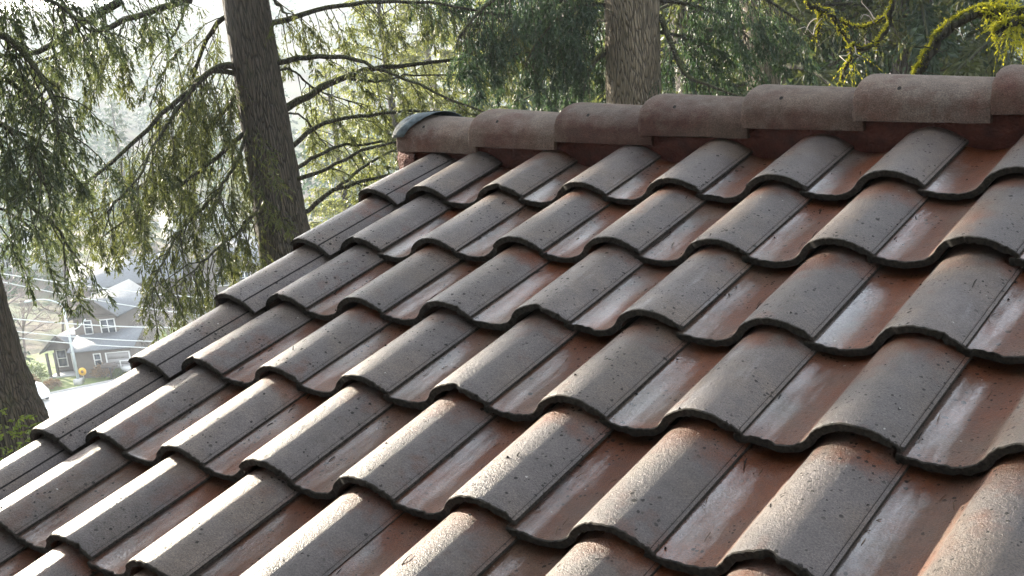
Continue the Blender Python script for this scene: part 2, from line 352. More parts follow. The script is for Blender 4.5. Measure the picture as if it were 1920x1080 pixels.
def resample(pts, m=3):
    out = []
    P = np.array(pts)
    return smooth_path(P, (len(P) - 1) * m + 1)
PAN = [(-.300, -.0108), (-.283, -.0165), (-.258, -.0215), (-.228, -.0228), (-.202, -.0185), (-.186, -.0110), (-.174, -.0005)]
BAR = [(-.164, .0120), (-.149, .0235), (-.128, .0335), (-.108, .0382), (-.090, .0393), (-.068, .0362), (-.048, .0292), (-.031, .0200), (-.0185, .0116), (-.0105, .0060)]
LIP = [(-.0075, .0040), (-.0066, .0022), (-.0056, .0018), (-.0048, .0018), (-.0005, -.0022)]
SHL = [(-.300, .0060), (-.25, .0080), (-.212, .0080), (-.199, .0030), (-.186, -.0060), (-.174, -.0030)]
def tile_mesh(name, prof, thick, L, tilt, wearf, seed, lipk=0, groove=None, lip_bottom=None):
    r = np.random.default_rng(seed); n = len(prof)
    prof = np.asarray(prof)
    ys = [0.0, .0035, .012, .06, .14, .22, .30, L]; ny = len(ys)
    tang = np.gradient(prof, axis=0); tang /= np.linalg.norm(tang, axis=1)[:, None]
    nrm = np.stack([-tang[:, 1], tang[:, 0]], 1)
    low = prof - nrm * thick
    if lip_bottom is not None:
        q = prof[:, 0] > -.02; low[q, 1] = np.minimum(np.maximum(low[q, 1], lip_bottom), prof[q, 1] - .002); low[q, 0] = prof[q, 0]
    V = []; W = []; Q = []
    wob = np.convolve(r.normal(0, 1, n + 8), np.ones(5) / 5, 'valid')[:n]
    jag = r.normal(0, 1, n)
    chip = np.zeros(n)
    for q in range(r.integers(0, 3)):                                      # small bites broken out of the front edge
        c_ = r.integers(3, n - 4); w_ = r.uniform(1.0, 2.6); chip = np.maximum(chip, r.uniform(.004, .011) * np.exp(-((np.arange(n) - c_) / w_) ** 4))
    for i, y in enumerate(ys):
        e = {0: 1.0, 1: .35}.get(i, 0)
        for j in range(n):
            V.append((prof[j, 0] - nrm[j, 0] * .0022 * e, y + (wob[j] * .0022 + jag[j] * .0011) * (1 if i < 2 else 0) + chip[j] * (1 if i == 0 else .8 if i == 1 else .35 if i == 2 else 0), prof[j, 1] - nrm[j, 1] * .0022 * e - tilt * y + (jag[j] * .0005 if i == 0 else 0)))
            W.append(wearf(prof[j, 0], y)); Q.append(wet_tile(prof[j, 0], y) if lipk else 0.0)
    for i, y in enumerate((0, L)):
        for j in range(n):
            V.append((low[j, 0], y + (r.normal(0, .0012) + chip[j] * .7 if i == 0 else 0), low[j, 1] - tilt * y + (r.normal(0, .0009) if i == 0 else 0))); W.append(.5); Q.append(0.0)
    b0, b1 = ny * n, ny * n + n
    F = []; Mi = []
    for i in range(ny - 1):
        for j in range(n - 1):
            F.append((i * n + j, i * n + j + 1, (i + 1) * n + j + 1, (i + 1) * n + j))
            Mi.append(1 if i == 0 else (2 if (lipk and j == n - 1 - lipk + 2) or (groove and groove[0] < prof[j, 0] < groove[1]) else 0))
    for j in range(n - 1):
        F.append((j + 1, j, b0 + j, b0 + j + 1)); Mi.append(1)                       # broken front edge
        F.append((b0 + j + 1, b0 + j, b1 + j, b1 + j + 1)); Mi.append(0)
        l = (ny - 1) * n; F.append((l + j, l + j + 1, b1 + j + 1, b1 + j)); Mi.append(0)
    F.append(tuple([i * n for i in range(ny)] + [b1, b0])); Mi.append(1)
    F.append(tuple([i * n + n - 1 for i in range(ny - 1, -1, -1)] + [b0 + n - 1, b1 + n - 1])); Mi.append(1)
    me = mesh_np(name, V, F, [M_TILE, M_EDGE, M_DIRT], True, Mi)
    at_ = me.attributes.new('wear', 'FLOAT', 'POINT'); at_.data.foreach_set('value', np.array(W, np.float32))
    at_ = me.attributes.new('wet', 'FLOAT', 'POINT'); at_.data.foreach_set('value', np.array(Q, np.float32))
    me.set_sharp_from_angle(angle=rad(38))
    return me
def wet_tile(x, y):
    return (.74 if x < -.262 else max(.04, .74 - (x + .262) / .03 * .5) if x < -.185 else 0.05) * (1 - .6 * float(sst((y - .24) / .08)))
def wear_tile(x, y):
    b = 1.0 if x > -.16 else (.12 + .5 * max(0, (-.235 - x) / .065) if x < -.19 else .12 + .88 * (x + .19) / .03)
    if x > -.16: b = .78 + .22 * min(1, max(0, (x + .11) / .05))
    return min(1, max(0, b)) * (1 - .5 * sst((y - .20) / .12)) 
TP = np.vstack([[(-.320, -.0112)], resample(PAN + BAR, 3), LIP])
EP = np.vstack([[(-.320, .0050)], resample(SHL + BAR, 3), LIP])
TILT = .033 / EX
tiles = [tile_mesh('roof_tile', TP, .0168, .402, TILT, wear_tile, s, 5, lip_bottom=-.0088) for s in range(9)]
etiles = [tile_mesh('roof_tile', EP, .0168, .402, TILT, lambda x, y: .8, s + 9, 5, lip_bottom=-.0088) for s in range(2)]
for r_ in range(NROW):
    for c_ in range(NCOL):
        me = random.choice(etiles if c_ == 0 else tiles)
        if r_ == 0:                      # top course is cut short under the ridge
            me = me.copy()
            co = np.empty(len(me.vertices) * 3, np.float32); me.vertices.foreach_get('co', co); co = co.reshape(-1, 3)
            co[:, 2] += TILT * co[:, 1]; co[:, 1] *= np.where(co[:, 1] > .012, .40 / .402, 1); co[:, 2] -= TILT * co[:, 1]
            me.vertices.foreach_set('co', co.ravel()); me.update()
        o = obj('roof_tile', me, roof)
        jit = Matrix.Translation((c_ * WT + random.gauss(0, .0012), -r_ * EX + random.gauss(0, .003), random.gauss(0, .0016))) @ Matrix.Rotation(random.gauss(0, .006), 4, 'Z') @ Matrix.Rotation(random.gauss(0, .004), 4, 'X') @ Matrix.Rotation(random.gauss(0, .006), 4, 'Y')
        o.matrix_world = ROOF @ jit
# rake tiles along the gable edge
RK = resample([(-.368, -.115), (-.3665, -.07), (-.364, -.03), (-.355, .004), (-.340, .030), (-.318, .0500), (-.288, .0600), (-.258, .0575), (-.232, .0480), (-.209, .0350)], 3)
RK = np.vstack([RK, [(-.2080, .0325), (-.2060, .0315), (-.2040, .0325), (-.198, .0280), (-.190, .0200), (-.180, .0090), (-.171, .0010)]])
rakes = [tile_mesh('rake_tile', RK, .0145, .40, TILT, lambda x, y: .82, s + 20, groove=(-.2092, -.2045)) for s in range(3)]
for r_ in range(NROW):
    o = obj('rake_tile', random.choice(rakes), roof)
    yy = -r_ * EX - .045
    mt = Matrix.Translation((random.gauss(0, .002), yy + random.gauss(0, .003), 0)) @ Matrix.Rotation(random.gauss(0, .004), 4, 'Z')
    if r_ == 0: mt = mt @ Matrix.Scale(.86, 4, (0, 1, 0))
    o.matrix_world = ROOF @ mt
# ridge caps and their mortar bed
def cap_mesh(seed):
    r = np.random.default_rng(seed); mb = MB()
    hw, ht, L = .135, .107, .345
    prof = [(-hw, 0), (-hw * .995, .012), (-hw * .985, .024)]
    for th in np.linspace(-math.pi / 2, math.pi / 2, 27):
        prof.append((hw * .97 * math.sin(th), .031 + (ht - .031) * math.cos(th) ** .92 if abs(th) < 1.57 else .031))
    prof += [(hw * .985, .024), (hw * .995, .012), (hw, 0)]
    prof = np.array(prof); n = len(prof)
    xs = [0, .004, .012, .1, .2, .3, L]; V = []; W = []
    for i, x in enumerate(xs):
        k = {0: .985, 1: .996}.get(i, 1.0) - .10 * x / L
        for j in range(n):
            V.append((x + (r.normal(0, .0012) if i < 2 else 0), prof[j, 0] * k, prof[j, 1] * k - .027 * x / L + (r.normal(0, .0012) if j in (0, n - 1) else 0)))
            W.append(.35 + .5 * (prof[j, 1] / ht) ** 2)
    for x in (0, L):
        for j in range(n):
            k = .9 - .12 * x / L
            V.append((x, prof[j, 0] * k, max(0, prof[j, 1] * k - .002) - .027 * x / L)); W.append(.3)
    ny = len(xs); F = []; Mi = []
    for i in range(ny - 1):
        for j in range(n - 1): F.append((i * n + j, (i + 1) * n + j, (i + 1) * n + j + 1, i * n + j + 1)); Mi.append(0)
    b0, b1 = ny * n, ny * n + n
    for j in range(n - 1):
        F.append((j, j + 1, b0 + j + 1, b0 + j)); Mi.append(1)
        F.append((b0 + j, b0 + j + 1, b1 + j + 1, b1 + j)); Mi.append(0)
        l = (ny - 1) * n; F.append((l + j + 1, l + j, b1 + j, b1 + j + 1)); Mi.append(0)
    F.append(tuple([i * n for i in range(ny - 1, -1, -1)] + [b0, b1])); Mi.append(0)
    F.append(tuple([i * n + n - 1 for i in range(ny)] + [b1 + n - 1, b0 + n - 1])); Mi.append(0)
    # nail in its hole on the near side
    th = r.uniform(-.98, -.92); x = .1 + r.uniform(-.01, .02)
    ce = np.array([x, hw * .97 * math.sin(th) * .973, (.031 + (ht - .031) * math.cos(th) ** .92) * .973 - .003]); nn = np.array([0, math.sin(th), math.cos(th) * 1.2]); nn /= np.linalg.norm(nn)
    t1 = np.array([1.0, 0, 0]); t2 = np.cross(nn, t1); k0 = len(V)
    for q in range(8): V.append(tuple(ce + nn * .0018 + .0058 * (math.cos(q * .785) * t1 + math.sin(q * .785) * t2))); W.append(0)
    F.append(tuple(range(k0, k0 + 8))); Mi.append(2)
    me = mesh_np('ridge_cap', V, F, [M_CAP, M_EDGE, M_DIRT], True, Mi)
    at_ = me.attributes.new('wear', 'FLOAT', 'POINT'); at_.data.foreach_set('value', np.array(W, np.float32))
    me.set_sharp_from_angle(angle=rad(40)); return me
caps = [cap_mesh(s) for s in range(3)]
CAPZ = OZ + .122
NCAP = 14
for i in range(NCAP):
    o = obj('ridge_cap', caps[i % 3], roof); jf = 0 if i == 0 else 1
    o.matrix_world = Matrix.Translation((RIDGE_X0 + i * .334 + jf * random.gauss(0, .006), RIDGE_Y + jf * random.gauss(0, .004), CAPZ + jf * random.gauss(0, .0025))) @ Matrix.Rotation(jf * random.gauss(0, .012), 4, 'Z') @ Matrix.Rotation(jf * random.gauss(0, .012), 4, 'X')
mb = MB(); nx = 300; X = np.linspace(RIDGE_X0 + .012, XR - .05, nx)
rows = [(-.080, CAPZ + .020), (-.102, CAPZ + .002), (-.106, CAPZ - .014), (-.106, CAPZ - .03), (-.102, CAPZ - .05), (-.098, CAPZ - .066), (-.102, CAPZ - .085), (-.110, CAPZ - .15)]
rr = np.random.default_rng(3); V = []
for y, z in rows:
    wv = np.convolve(rr.normal(0, 1, nx + 10), np.ones(11) / 11, 'valid')
    V += [(x, RIDGE_Y + y + wv[i] * .008, z + wv[i] * .003) for i, x in enumerate(X)]
V += [(x, RIDGE_Y + .12, CAPZ + .01) for x in X] + [(x, RIDGE_Y + .13, CAPZ - .15) for x in X]
nr = len(rows) + 2
ring = list(range(len(rows))) + [len(rows) + 1, len(rows)]
F = []
for a_, b_ in zip(ring, ring[1:] + ring[:1]):
    F += [(a_ * nx + i, b_ * nx + i, b_ * nx + i + 1, a_ * nx + i + 1) for i in range(nx - 1)]
F += [tuple(q * nx for q in ring[::-1]), tuple(q * nx + nx - 1 for q in ring)]
mb.add(V, F)
ys_ = np.linspace(-.128, .12, 9); V = []                                   # mortar stopping the open end of the ridge
for x_ in (RIDGE_X0 - .006, RIDGE_X0 + .07):
    for z_ in (CAPZ - .17, CAPZ - .09, CAPZ - .03, CAPZ + .012):
        V += [(x_ + rr.normal(0, .003), RIDGE_Y + y_ * (1 if z_ < CAPZ else .97) + rr.normal(0, .002), z_) for y_ in ys_]
g = lambda a_, b_, c_: a_ * 36 + b_ * 9 + c_
F = [(g(0, b, c), g(0, b + 1, c), g(0, b + 1, c + 1), g(0, b, c + 1)) for b in range(3) for c in range(8)]
F += [(g(0, b, 0), g(1, b, 0), g(1, b + 1, 0), g(0, b + 1, 0)) for b in range(3)] + [(g(0, 3, c), g(1, 3, c), g(1, 3, c + 1), g(0, 3, c + 1)) for c in range(8)]
mb.add(V, F); mb.build('mortar_bed', M_MORTAR, roof, True)
# weathered metal sheet bent over the end of the ridge
V = []; th_ = np.linspace(-1.42, 1.45, 28); na = len(th_)
for k_, (xo, sc) in enumerate(((RIDGE_X0 - .014, 1.0), (RIDGE_X0 - .006, 1.035), (0, 1.035))):
    for i, a_ in enumerate(th_):
        q = i / (na - 1); x = xo if k_ < 2 else RIDGE_X0 + .040 + .062 * math.sin(min(1, q * 1.9) * math.pi / 2) + rng.normal(0, .0025)
        V.append((x, RIDGE_Y + .135 * .97 * math.sin(a_) * sc, CAPZ + (.031 + .076 * math.cos(a_) ** .92) * sc + .001))
F = [(k_ * na + j, (k_ + 1) * na + j, (k_ + 1) * na + j + 1, k_ * na + j + 1) for k_ in range(2) for j in range(na - 1)]
V.append((RIDGE_X0 - .014, RIDGE_Y, CAPZ + .03)); c0 = len(V) - 1
F += [(c0, j, j + 1) for j in range(na - 1)]
me = mesh_np('end_flashing', V, F, M_FLASH, True); me.set_sharp_from_angle(angle=rad(40)); fl = obj('end_flashing', me, roof)
sol = fl.modifiers.new('thickness', 'SOLIDIFY'); sol.thickness = .002; sol.offset = 1

# loose debris lying on the tiles (twigs and crumbs of moss)
mb = MB()
for i in range(700):
    k_ = random.choice([1, 1, 1, 2]); x = random.uniform(-.2, 4.0); y = random.uniform(-3.4, .15)
    row = math.ceil(-y / EX - 1e-6); row = max(0, row); yl = y + row * EX
    xl = (x % WT) - WT
    if random.random() < .45: xl = -WT + random.uniform(.000, .012)      # caught along the side laps
    z = float(np.interp(xl, TP[:, 0], TP[:, 1])) - TILT * yl
    p0 = np.array([x - ((x % WT) - WT) + xl, -row * EX + yl, z + .0022])
    if random.random() < .32:
        d = np.array([random.gauss(0, .4), random.gauss(0, 1), 0]); d *= random.uniform(.006, .022) / np.linalg.norm(d)
        d[0] *= .4
        mb.tube([p0, p0 + d + [0, 0, .002], p0 + 2 * d], [.0013, .0011, .0007], 4)
    else:
        s = random.uniform(.0012, .0038); V = p0 + np.array([(1, 0, -.3), (-.5, .9, -.3), (-.6, -.8, -.3), (0, 0, .8)]) * s * rng.uniform(.6, 1.4, (4, 1))
        mb.add(V, [(0, 2, 1), (0, 1, 3), (1, 2, 3), (2, 0, 3)])
nd = MB()
for i in range(420):                                                      # dry needles washed into the pans and laps
    c_ = random.randint(0, 12); row = random.randint(0, 11); yl = random.uniform(.01, .30); xl = random.choice([random.uniform(-.298, -.288), random.uniform(-.29, -.19)])
    z = float(np.interp(xl, TP[:, 0], TP[:, 1])) - TILT * yl
    p0 = np.array([c_ * WT + xl, -row * EX + yl, z + .0020]); d = np.array([random.gauss(0, .35), random.gauss(0, 1), 0]); d *= random.uniform(.006, .012) / np.linalg.norm(d)
    d[0] = min(.004, max(-.004, d[0])); nd.tube([p0 - d, p0 + [0, 0, .0008], p0 + d], [.0007, .0008, .0005], 3)
nd = nd.build('fallen_needles', simple('dry_needles', (.09, .05, .022), .8, .4, 50), roof); nd['kind'] = 'stuff'; nd.matrix_world = ROOF
deb = mb.build('debris', M_DIRT, roof); deb['kind'] = 'stuff'; deb.matrix_world = ROOF

# ---------------------------------------------------------------- foliage helpers
def clump_quads(P, D, L, droop, K, cl, cw, spread=.6, r=rng, t0=.05):
    """needle sprays: K slim leaf-shaped faces along each of the n drooping twigs"""
    n = len(P); t = t0 + (1 - t0) * (np.arange(K)[None, :] + r.random((n, K))) / K
    L = np.broadcast_to(L, (n,))[:, None]; dr = np.broadcast_to(droop, (n,))[:, None]
    pos = P[:, None, :] + D[:, None, :] * (L * t)[:, :, None]; pos[:, :, 2] -= dr * L * t * t
    T = np.repeat(D[:, None, :], K, 1).copy(); T[:, :, 2] -= 2 * dr * t
    T /= np.linalg.norm(T, axis=2)[:, :, None] + 1e-9
    sd_ = np.cross(T, r.normal(0, 1, (n, K, 3))); sd_ /= np.linalg.norm(sd_, axis=2)[:, :, None] + 1e-9
    an = np.abs(r.normal(0, spread, (n, K)))[:, :, None]
    d = T * np.cos(an) + sd_ * np.sin(an); d[:, :, 2] -= .18; d /= np.linalg.norm(d, axis=2)[:, :, None]
    wv = np.cross(d, r.normal(0, 1, (n, K, 3))); wv /= np.linalg.norm(wv, axis=2)[:, :, None] + 1e-9
    l = (cl * r.uniform(.55, 1.35, (n, K)) * (1.1 - .4 * t))[:, :, None]; wd = (cw * r.uniform(.6, 1.3, (n, K)))[:, :, None]
    a = pos; b = pos + d * l * .4 + wv * wd; c = pos + d * l; e = pos + d * l * .4 - wv * wd
    return np.stack([a, b, c, e], 2).reshape(-1, 3)
def quads_mesh(name, chunks, mt):
    V = np.concatenate(chunks); return mesh_np(name, V, np.arange(len(V)).reshape(-1, 4), mt)
def unit(v): v = np.asarray(v, float); return v / (np.linalg.norm(v, axis=-1, keepdims=True) + 1e-9)
def dress(path, chunks, wood, per_m=26, tl=(.25, .7), hang=.5, droop=.5, K=12, cl=.085, cw=.011, t0=.2, t1=1.0, r=rng, spread=.6):
    """hang twigs with needle sprays from a branch path"""
    P = np.asarray(path); seg = np.linalg.norm(np.diff(P, axis=0), axis=1); cum = np.concatenate([[0], np.cumsum(seg)]); Lt = cum[-1]
    n = max(4, int(per_m * Lt * (t1 - t0)))
    u = (t0 + (t1 - t0) * np.sqrt(r.random(n))) * Lt
    S_ = np.stack([np.interp(u, cum, P[:, k]) for k in range(3)], 1)
    T = unit(np.stack([np.interp(np.minimum(u + .05, Lt), cum, P[:, k]) - np.interp(np.maximum(u - .05, 0), cum, P[:, k]) for k in range(3)], 1))
    side = unit(np.cross(T, [0, 0, 1.0])) * np.where(r.random(n) < .5, 1, -1)[:, None]
    D = T * r.uniform(.2, .7, n)[:, None] + side * r.uniform(.3, .9, n)[:, None] + np.array([0, 0, 1.0]) * r.uniform(-.25, .15, n)[:, None]
    hg = r.random(n) < hang
    D[hg] = T[hg] * .15 + side[hg] * .15 + np.array([0, 0, -1.0]) + r.normal(0, .12, (int(hg.sum()), 3))
    D = unit(D); L = r.uniform(tl[0], tl[1], n) * (1.15 - .6 * u / Lt)
    dr = np.where(hg, .05, droop * r.uniform(.4, 1.3, n))
    chunks.append(clump_quads(S_, D, L, dr, K, cl, cw, spread, r))
    if wood is not None:
        for i in range(0, n, 3):
            tt = np.linspace(0, .9, 4)[:, None]; q = S_[i] + D[i] * L[i] * tt; q[:, 2] -= dr[i] * L[i] * tt[:, 0] ** 2
            wood.tube(q, [.006, .005, .004, .002], 3, cap=False)
def dress2(path, chunks, wood, leafy, hang, cl=.060, cw=.0062, sl=(.3, .95), t0=.1, r=rng, K=11, fine=36):
    """secondary branchlets along a limb, each hung with needle sprays"""
    P = np.asarray(path); seg = np.linalg.norm(np.diff(P, axis=0), axis=1); cum = np.concatenate([[0], np.cumsum(seg)]); Lt = cum[-1]
    n = max(3, int(leafy * .38 * Lt)); u = (t0 + (1 - t0) * (np.arange(n) + r.random(n)) / n) * Lt
    for i in range(n):
        q = np.array([np.interp(u[i], cum, P[:, k]) for k in range(3)]); e = np.array([np.interp(min(Lt, u[i] + .08), cum, P[:, k]) - np.interp(max(0, u[i] - .08), cum, P[:, k]) for k in range(3)]); T = unit(e)
        sd_ = unit(np.cross(T, [0, 0, 1.0])) * (1 if i % 2 else -1)
        if r.random() < hang: d = unit(T * .25 + sd_ * .3 + np.array([0, 0, -.9]) + r.normal(0, .2, 3)); dr = .15
        else: d = unit(T * r.uniform(.3, .8) + sd_ * r.uniform(.5, 1) + np.array([0, 0, r.uniform(-.3, .15)])); dr = r.uniform(.3, .8)
        L = r.uniform(*sl) * (1.1 - .45 * u[i] / Lt); t_ = np.linspace(0, 1, 6)[:, None]
        p = q + d * L * t_; p[:, 2] -= dr * L * t_[:, 0] ** 2; p[1:] += r.normal(0, .012, (5, 3))
        if wood is not None: wood.tube(p, np.linspace(.008, .002, 6), 4, cap=False)
        dress(p, chunks, None, fine, (.08, .26), .45, .5, K, cl, cw, .05, 1.0, r, .55)
def branch_path(o, az, L, up, droop, n=9, r=rng, wob=.04):
    t = np.linspace(0, 1, n); d = np.array([math.cos(az), math.sin(az)])
    p = np.zeros((n, 3)); p[:, :2] = o[:2] + d[None, :] * (L * t)[:, None]; p[:, 2] = o[2] + L * (up * t - droop * t * t)
    p[1:] += np.cumsum(r.normal(0, wob * L / n, (n - 1, 3)), 0); return p
def trunk_mesh(name, pts, radii, mt, sides=22, furrow=.03, n=70):
    P = smooth_path(pts, n); R = np.interp(np.linspace(0, 1, n), np.linspace(0, 1, len(radii)), radii)
    mb = MB(); a = np.linspace(0, 2 * math.pi, sides, endpoint=False); V = []
    f = rng.normal(0, 1, sides)
    for i in range(n):
        f = .85 * f + .5 * rng.normal(0, 1, sides); rr = R[i] * (1 + furrow * f)
        V += [(P[i, 0] + rr[j] * math.cos(a[j]), P[i, 1] + rr[j] * math.sin(a[j]), P[i, 2]) for j in range(sides)]
    F = [(i * sides + j, i * sides + (j + 1) % sides, (i + 1) * sides + (j + 1) % sides, (i + 1) * sides + j) for i in range(n - 1) for j in range(sides)]
    F += [tuple(range(sides - 1, -1, -1)), tuple((n - 1) * sides + j for j in range(sides))]
    return mesh_np(name, V, F, mt, True)
def ground_z(p): return float(height(p[0], p[1]))

# a generic conifer as trunk + crown, built round its own foot
def conifer(Ht, cb, rmax, nb, mt_leaf, mt_bark, seed, cl=.2, cw=.03, per_m=7, K=9, hang=.45, r0=None, tl=(.4, 1.1), up=.12, droop=.42):
    r = np.random.default_rng(seed); wood = MB(); ch = []
    r0 = r0 or Ht * .014
    for i in range(nb):
        q = (i + r.random()) / nb; z = cb + (Ht * .985 - cb) * q
        L = rmax * (1 - q) ** .75 * r.uniform(.7, 1.15) * (1 if q > .12 else .75) + .35
        az = i * 2.39996 + r.normal(0, .25)
        p = branch_path(np.array([0, 0, z]), az, L, up + .25 * q, droop * (1 - .5 * q), 7, r)
        wood.tube(p, np.linspace(max(.012, .02 + .011 * L), .008, 7), 5, cap=False)
        dress(p, ch, None, per_m, tl, hang, .45, K, cl, cw, .12, 1.0, r)
    ch.append(clump_quads(np.array([[0, 0, Ht - .9]] * 12), unit(r.normal(0, .35, (12, 3)) + [0, 0, 1]), .8, 0, K, cl, cw, .6, r))
    tk = trunk_mesh('trunk', [(0, 0, -.6), (0, 0, Ht * .33), (r.normal(0, .1), r.normal(0, .1), Ht * .66), (0, 0, Ht)], [r0 * 1.25, r0, r0 * .8, r0 * .45, .02], mt_bark, 14, .03, 30)
    return tk, wood.mesh('branches', M_BRANCH, True), quads_mesh('crown', ch, mt_leaf)

# ---------------------------------------------------------------- the big spruce left of the ridge
MT_R = 15.0
def on_trunk(u, v): return at(u, v, MT_R)
b0 = on_trunk(536, 470); t0_ = on_trunk(460, 0)
foot = np.array([b0[0], b0[1], 0]); foot[2] = ground_z(foot) - .3
lean = (t0_ - b0) / (t0_[2] - b0[2]); lean[2] = 1
spruce = thing('spruce_tree', 'tall spruce with dark trunk left of the ridge and long arching limbs', 'tree', foot)
axis = lambda z: (b0 + lean * (z - b0[2])) - foot
me = trunk_mesh('trunk', [axis(foot[2]), axis(3.5), axis(5), axis(8), axis(14), axis(37)], [.45, .36, .31, .285, .26, .23, .17, .03], M_BARK, 28, .022, 150)
obj('trunk', me, spruce)
# limbs traced at the depth of the trunk, some reaching a little nearer or farther: (pixels, radius, depth change at the tip, leafiness, hang)
limbs = [
 ([(500, 48), (600, 18), (700, 4), (830, 10), (960, 32)], .042, .5, 30, .8),
 ([(530, 116), (600, 105), (660, 110), (720, 134), (800, 166), (915, 214)], .038, -.9, 7, .3),
 ([(530, 205), (600, 166), (660, 140), (720, 126), (830, 116), (1020, 90)], .055, .7, 15, .8),
 ([(545, 275), (590, 238), (660, 220), (740, 210), (850, 211), (960, 220)], .036, .3, 6, .4),
 ([(552, 318), (600, 287), (660, 270), (760, 266), (880, 272)], .032, 1.0, 7, .4),
 ([(556, 338), (620, 312), (690, 278), (780, 262), (900, 240)], .033, -.6, 5, .4),
 ([(566, 398), (630, 356), (690, 338), (780, 318), (900, 310)], .038, .6, 7, .4),
 ([(632, 352), (700, 302), (752, 276), (830, 235)], .022, 1.2, 5, .3),
 ([(655, 148), (720, 152), (750, 142), (860, 140), (920, 120)], .018, .3, 6, .5),
 ([(540, 130), (580, 160), (640, 185), (700, 200)], .018, 1.3, 14, .4),
 ([(560, 215), (600, 260), (625, 285)], .016, .9, 6, .4),
 ([(440, 122), (400, 130), (360, 165), (300, 215), (230, 290), (150, 350), (80, 400)], .046, -.9, 34, .6),
 ([(425, 30), (385, 78), (358, 160), (342, 240), (300, 330)], .036, .6, 26, .6),
 ([(395, 135), (345, 190), (290, 270), (260, 330), (200, 400)], .034, -1.3, 30, .6),
 ([(355, 0), (320, 10), (200, 50), (130, 92), (40, 130)], .05, 1.1, 24, .7),
 ([(230, 0), (160, 40), (80, 92), (0, 104), (-90, 90)], .05, .2, 26, .7),
 ([(470, 235), (440, 310), (415, 352), (420, 395), (440, 430)], .03, -.9, 24, .5),
 ([(415, 352), (385, 385), (340, 430), (300, 500), (285, 560)], .024, -1.2, 34, .65),
 ([(480, 400), (440, 440), (380, 490), (330, 540)], .026, -1.4, 34, .65),
 ([(450, 180), (400, 230), (330, 300), (230, 370), (120, 420)], .04, .9, 32, .6),
 ([(460, 250), (400, 300), (330, 350), (250, 400), (200, 440)], .035, -.4, 32, .6),
 ([(340, 90), (310, 130), (280, 200)], .018, .2, 22, .6),
 ([(235, 40), (215, 80), (195, 130)], .014, .6, 22, .7),
 ([(350, 0), (330, 60), (300, 100)], .02, .2, 8, .5),
 ([(505, -8), (530, 20), (545, 35)], .03, -.4, 10, .5)]
ch = []; wood_tw = MB()
for pts, r0, dd, leafy, hang in limbs:
    ua = 460 + 76 * pts[0][1] / 470
    if abs(pts[0][0] - ua) < 90: pts = [(ua, pts[0][1] + 8)] + list(pts)      # root of the limb inside the trunk
    n = len(pts)
    p3 = np.array([at(u, v, MT_R + dd * (i / (n - 1)) ** 1.2) for i, (u, v) in enumerate(pts)]) - foot
    pth = smooth_path(p3, 22); pth[1:] += rng.normal(0, .008, (21, 3))
    mb = MB(); mb.tube(pth, np.linspace(r0, r0 * .28, 22), 9, rough=.05)
    mb.build('branch', M_BRANCH, spruce, True)
    dress2(pth, ch, wood_tw, leafy * (1.05 if pts[-1][0] < 460 else 1.2), hang, t0=.08 if leafy > 20 else .25)
# limbs above the frame and on the far side
wd = MB()
for i in range(74):
    z = 8.3 + i * .38; az = i * 2.39996; L = 4.6 * (1 - (z - 7) / 32) + .5
    p = branch_path(axis(z), az, L, .1, .35); wd.tube(p, np.linspace(.045, .01, 9), 5, cap=False)
    dress(p, ch, None, 20, (.3, .8), .6, .5, 10, .17, .028, .12)
wd.build('upper_branches', M_BRANCH, spruce, True)
wood_tw.build('twigs', M_BRANCH, spruce, False)['kind'] = 'stuff'
obj('foliage', quads_mesh('foliage', ch, M_SPRUCE), spruce)

# ---------------------------------------------------------------- the conifer at the left edge of the picture
LT_R = 11.0
lb = at(-40, 700, LT_R); foot2 = np.array([lb[0], lb[1], 0]); foot2[2] = ground_z(foot2) - .3
left = thing('hemlock_tree', 'thick dark trunk at the left edge with hanging dark foliage above', 'tree', foot2)
ax2 = lambda z: np.array([0, 0, z - foot2[2]])
obj('trunk', trunk_mesh('trunk', [ax2(foot2[2]), ax2(3), ax2(4.2), ax2(6), ax2(12), ax2(24)], [.72, .52, .44, .36, .32, .30, .25, .18, .03], M_BARK, 28, .025, 140), left)
ch = []; tw = MB()
near = [([(-60, 60), (10, 70), (60, 120), (100, 190), (110, 250)], .035, -1.2, 46, .75), ([(-50, 150), (10, 150), (60, 190), (110, 250), (120, 310)], .03, -.3, 50, .8),
        ([(-60, -40), (40, -20), (110, 10), (170, 60)], .035, -.8, 40, .75), ([(-60, 220), (0, 230), (50, 270), (75, 330)], .028, -1.4, 46, .8),
        ([(-60, 300), (0, 330), (60, 390), (110, 430), (130, 470)], .026, -.4, 30, .5), ([(-60, -60), (60, -40), (200, -30), (330, 0)], .035, .5, 34, .7),
        ([(-40, 380), (20, 400), (70, 440)], .02, .8, 22, .5)]
for pts, r0, dd, leafy, hang in near:
    n = len(pts); p3 = np.array([at(u, v, LT_R + dd * (i / (n - 1))) for i, (u, v) in enumerate(pts)]) - foot2
    p3 = np.vstack([[0, 0, p3[0][2] + .15], p3]); pth = smooth_path(p3, 20)
    mb = MB(); mb.tube(pth, np.linspace(r0, r0 * .25, 20), 8, rough=.05); mb.build('branch', M_BRANCH, left, True)
    dress2(pth, ch, tw, leafy * .85, hang, .055, .0058, (.25, .75), .2)
wd = MB()
for i in range(62):
    z = 7.75 + i * .26; az = i * 2.39996; L = 3.4 * (1 - (z - 7) / 19) + .4
    p = branch_path(ax2(z), az, L, .12, .22); wd.tube(p, np.linspace(.04, .01, 9), 5, cap=False)
    dress(p, ch, None, 24, (.25, .6), .35, .4, 10, .16, .038, .10)
wd.build('upper_branches', M_BRANCH, left, True)
tw.build('twigs', M_BRANCH, left)['kind'] = 'stuff'
obj('foliage', quads_mesh('foliage', ch, M_HEMLOCK), left)

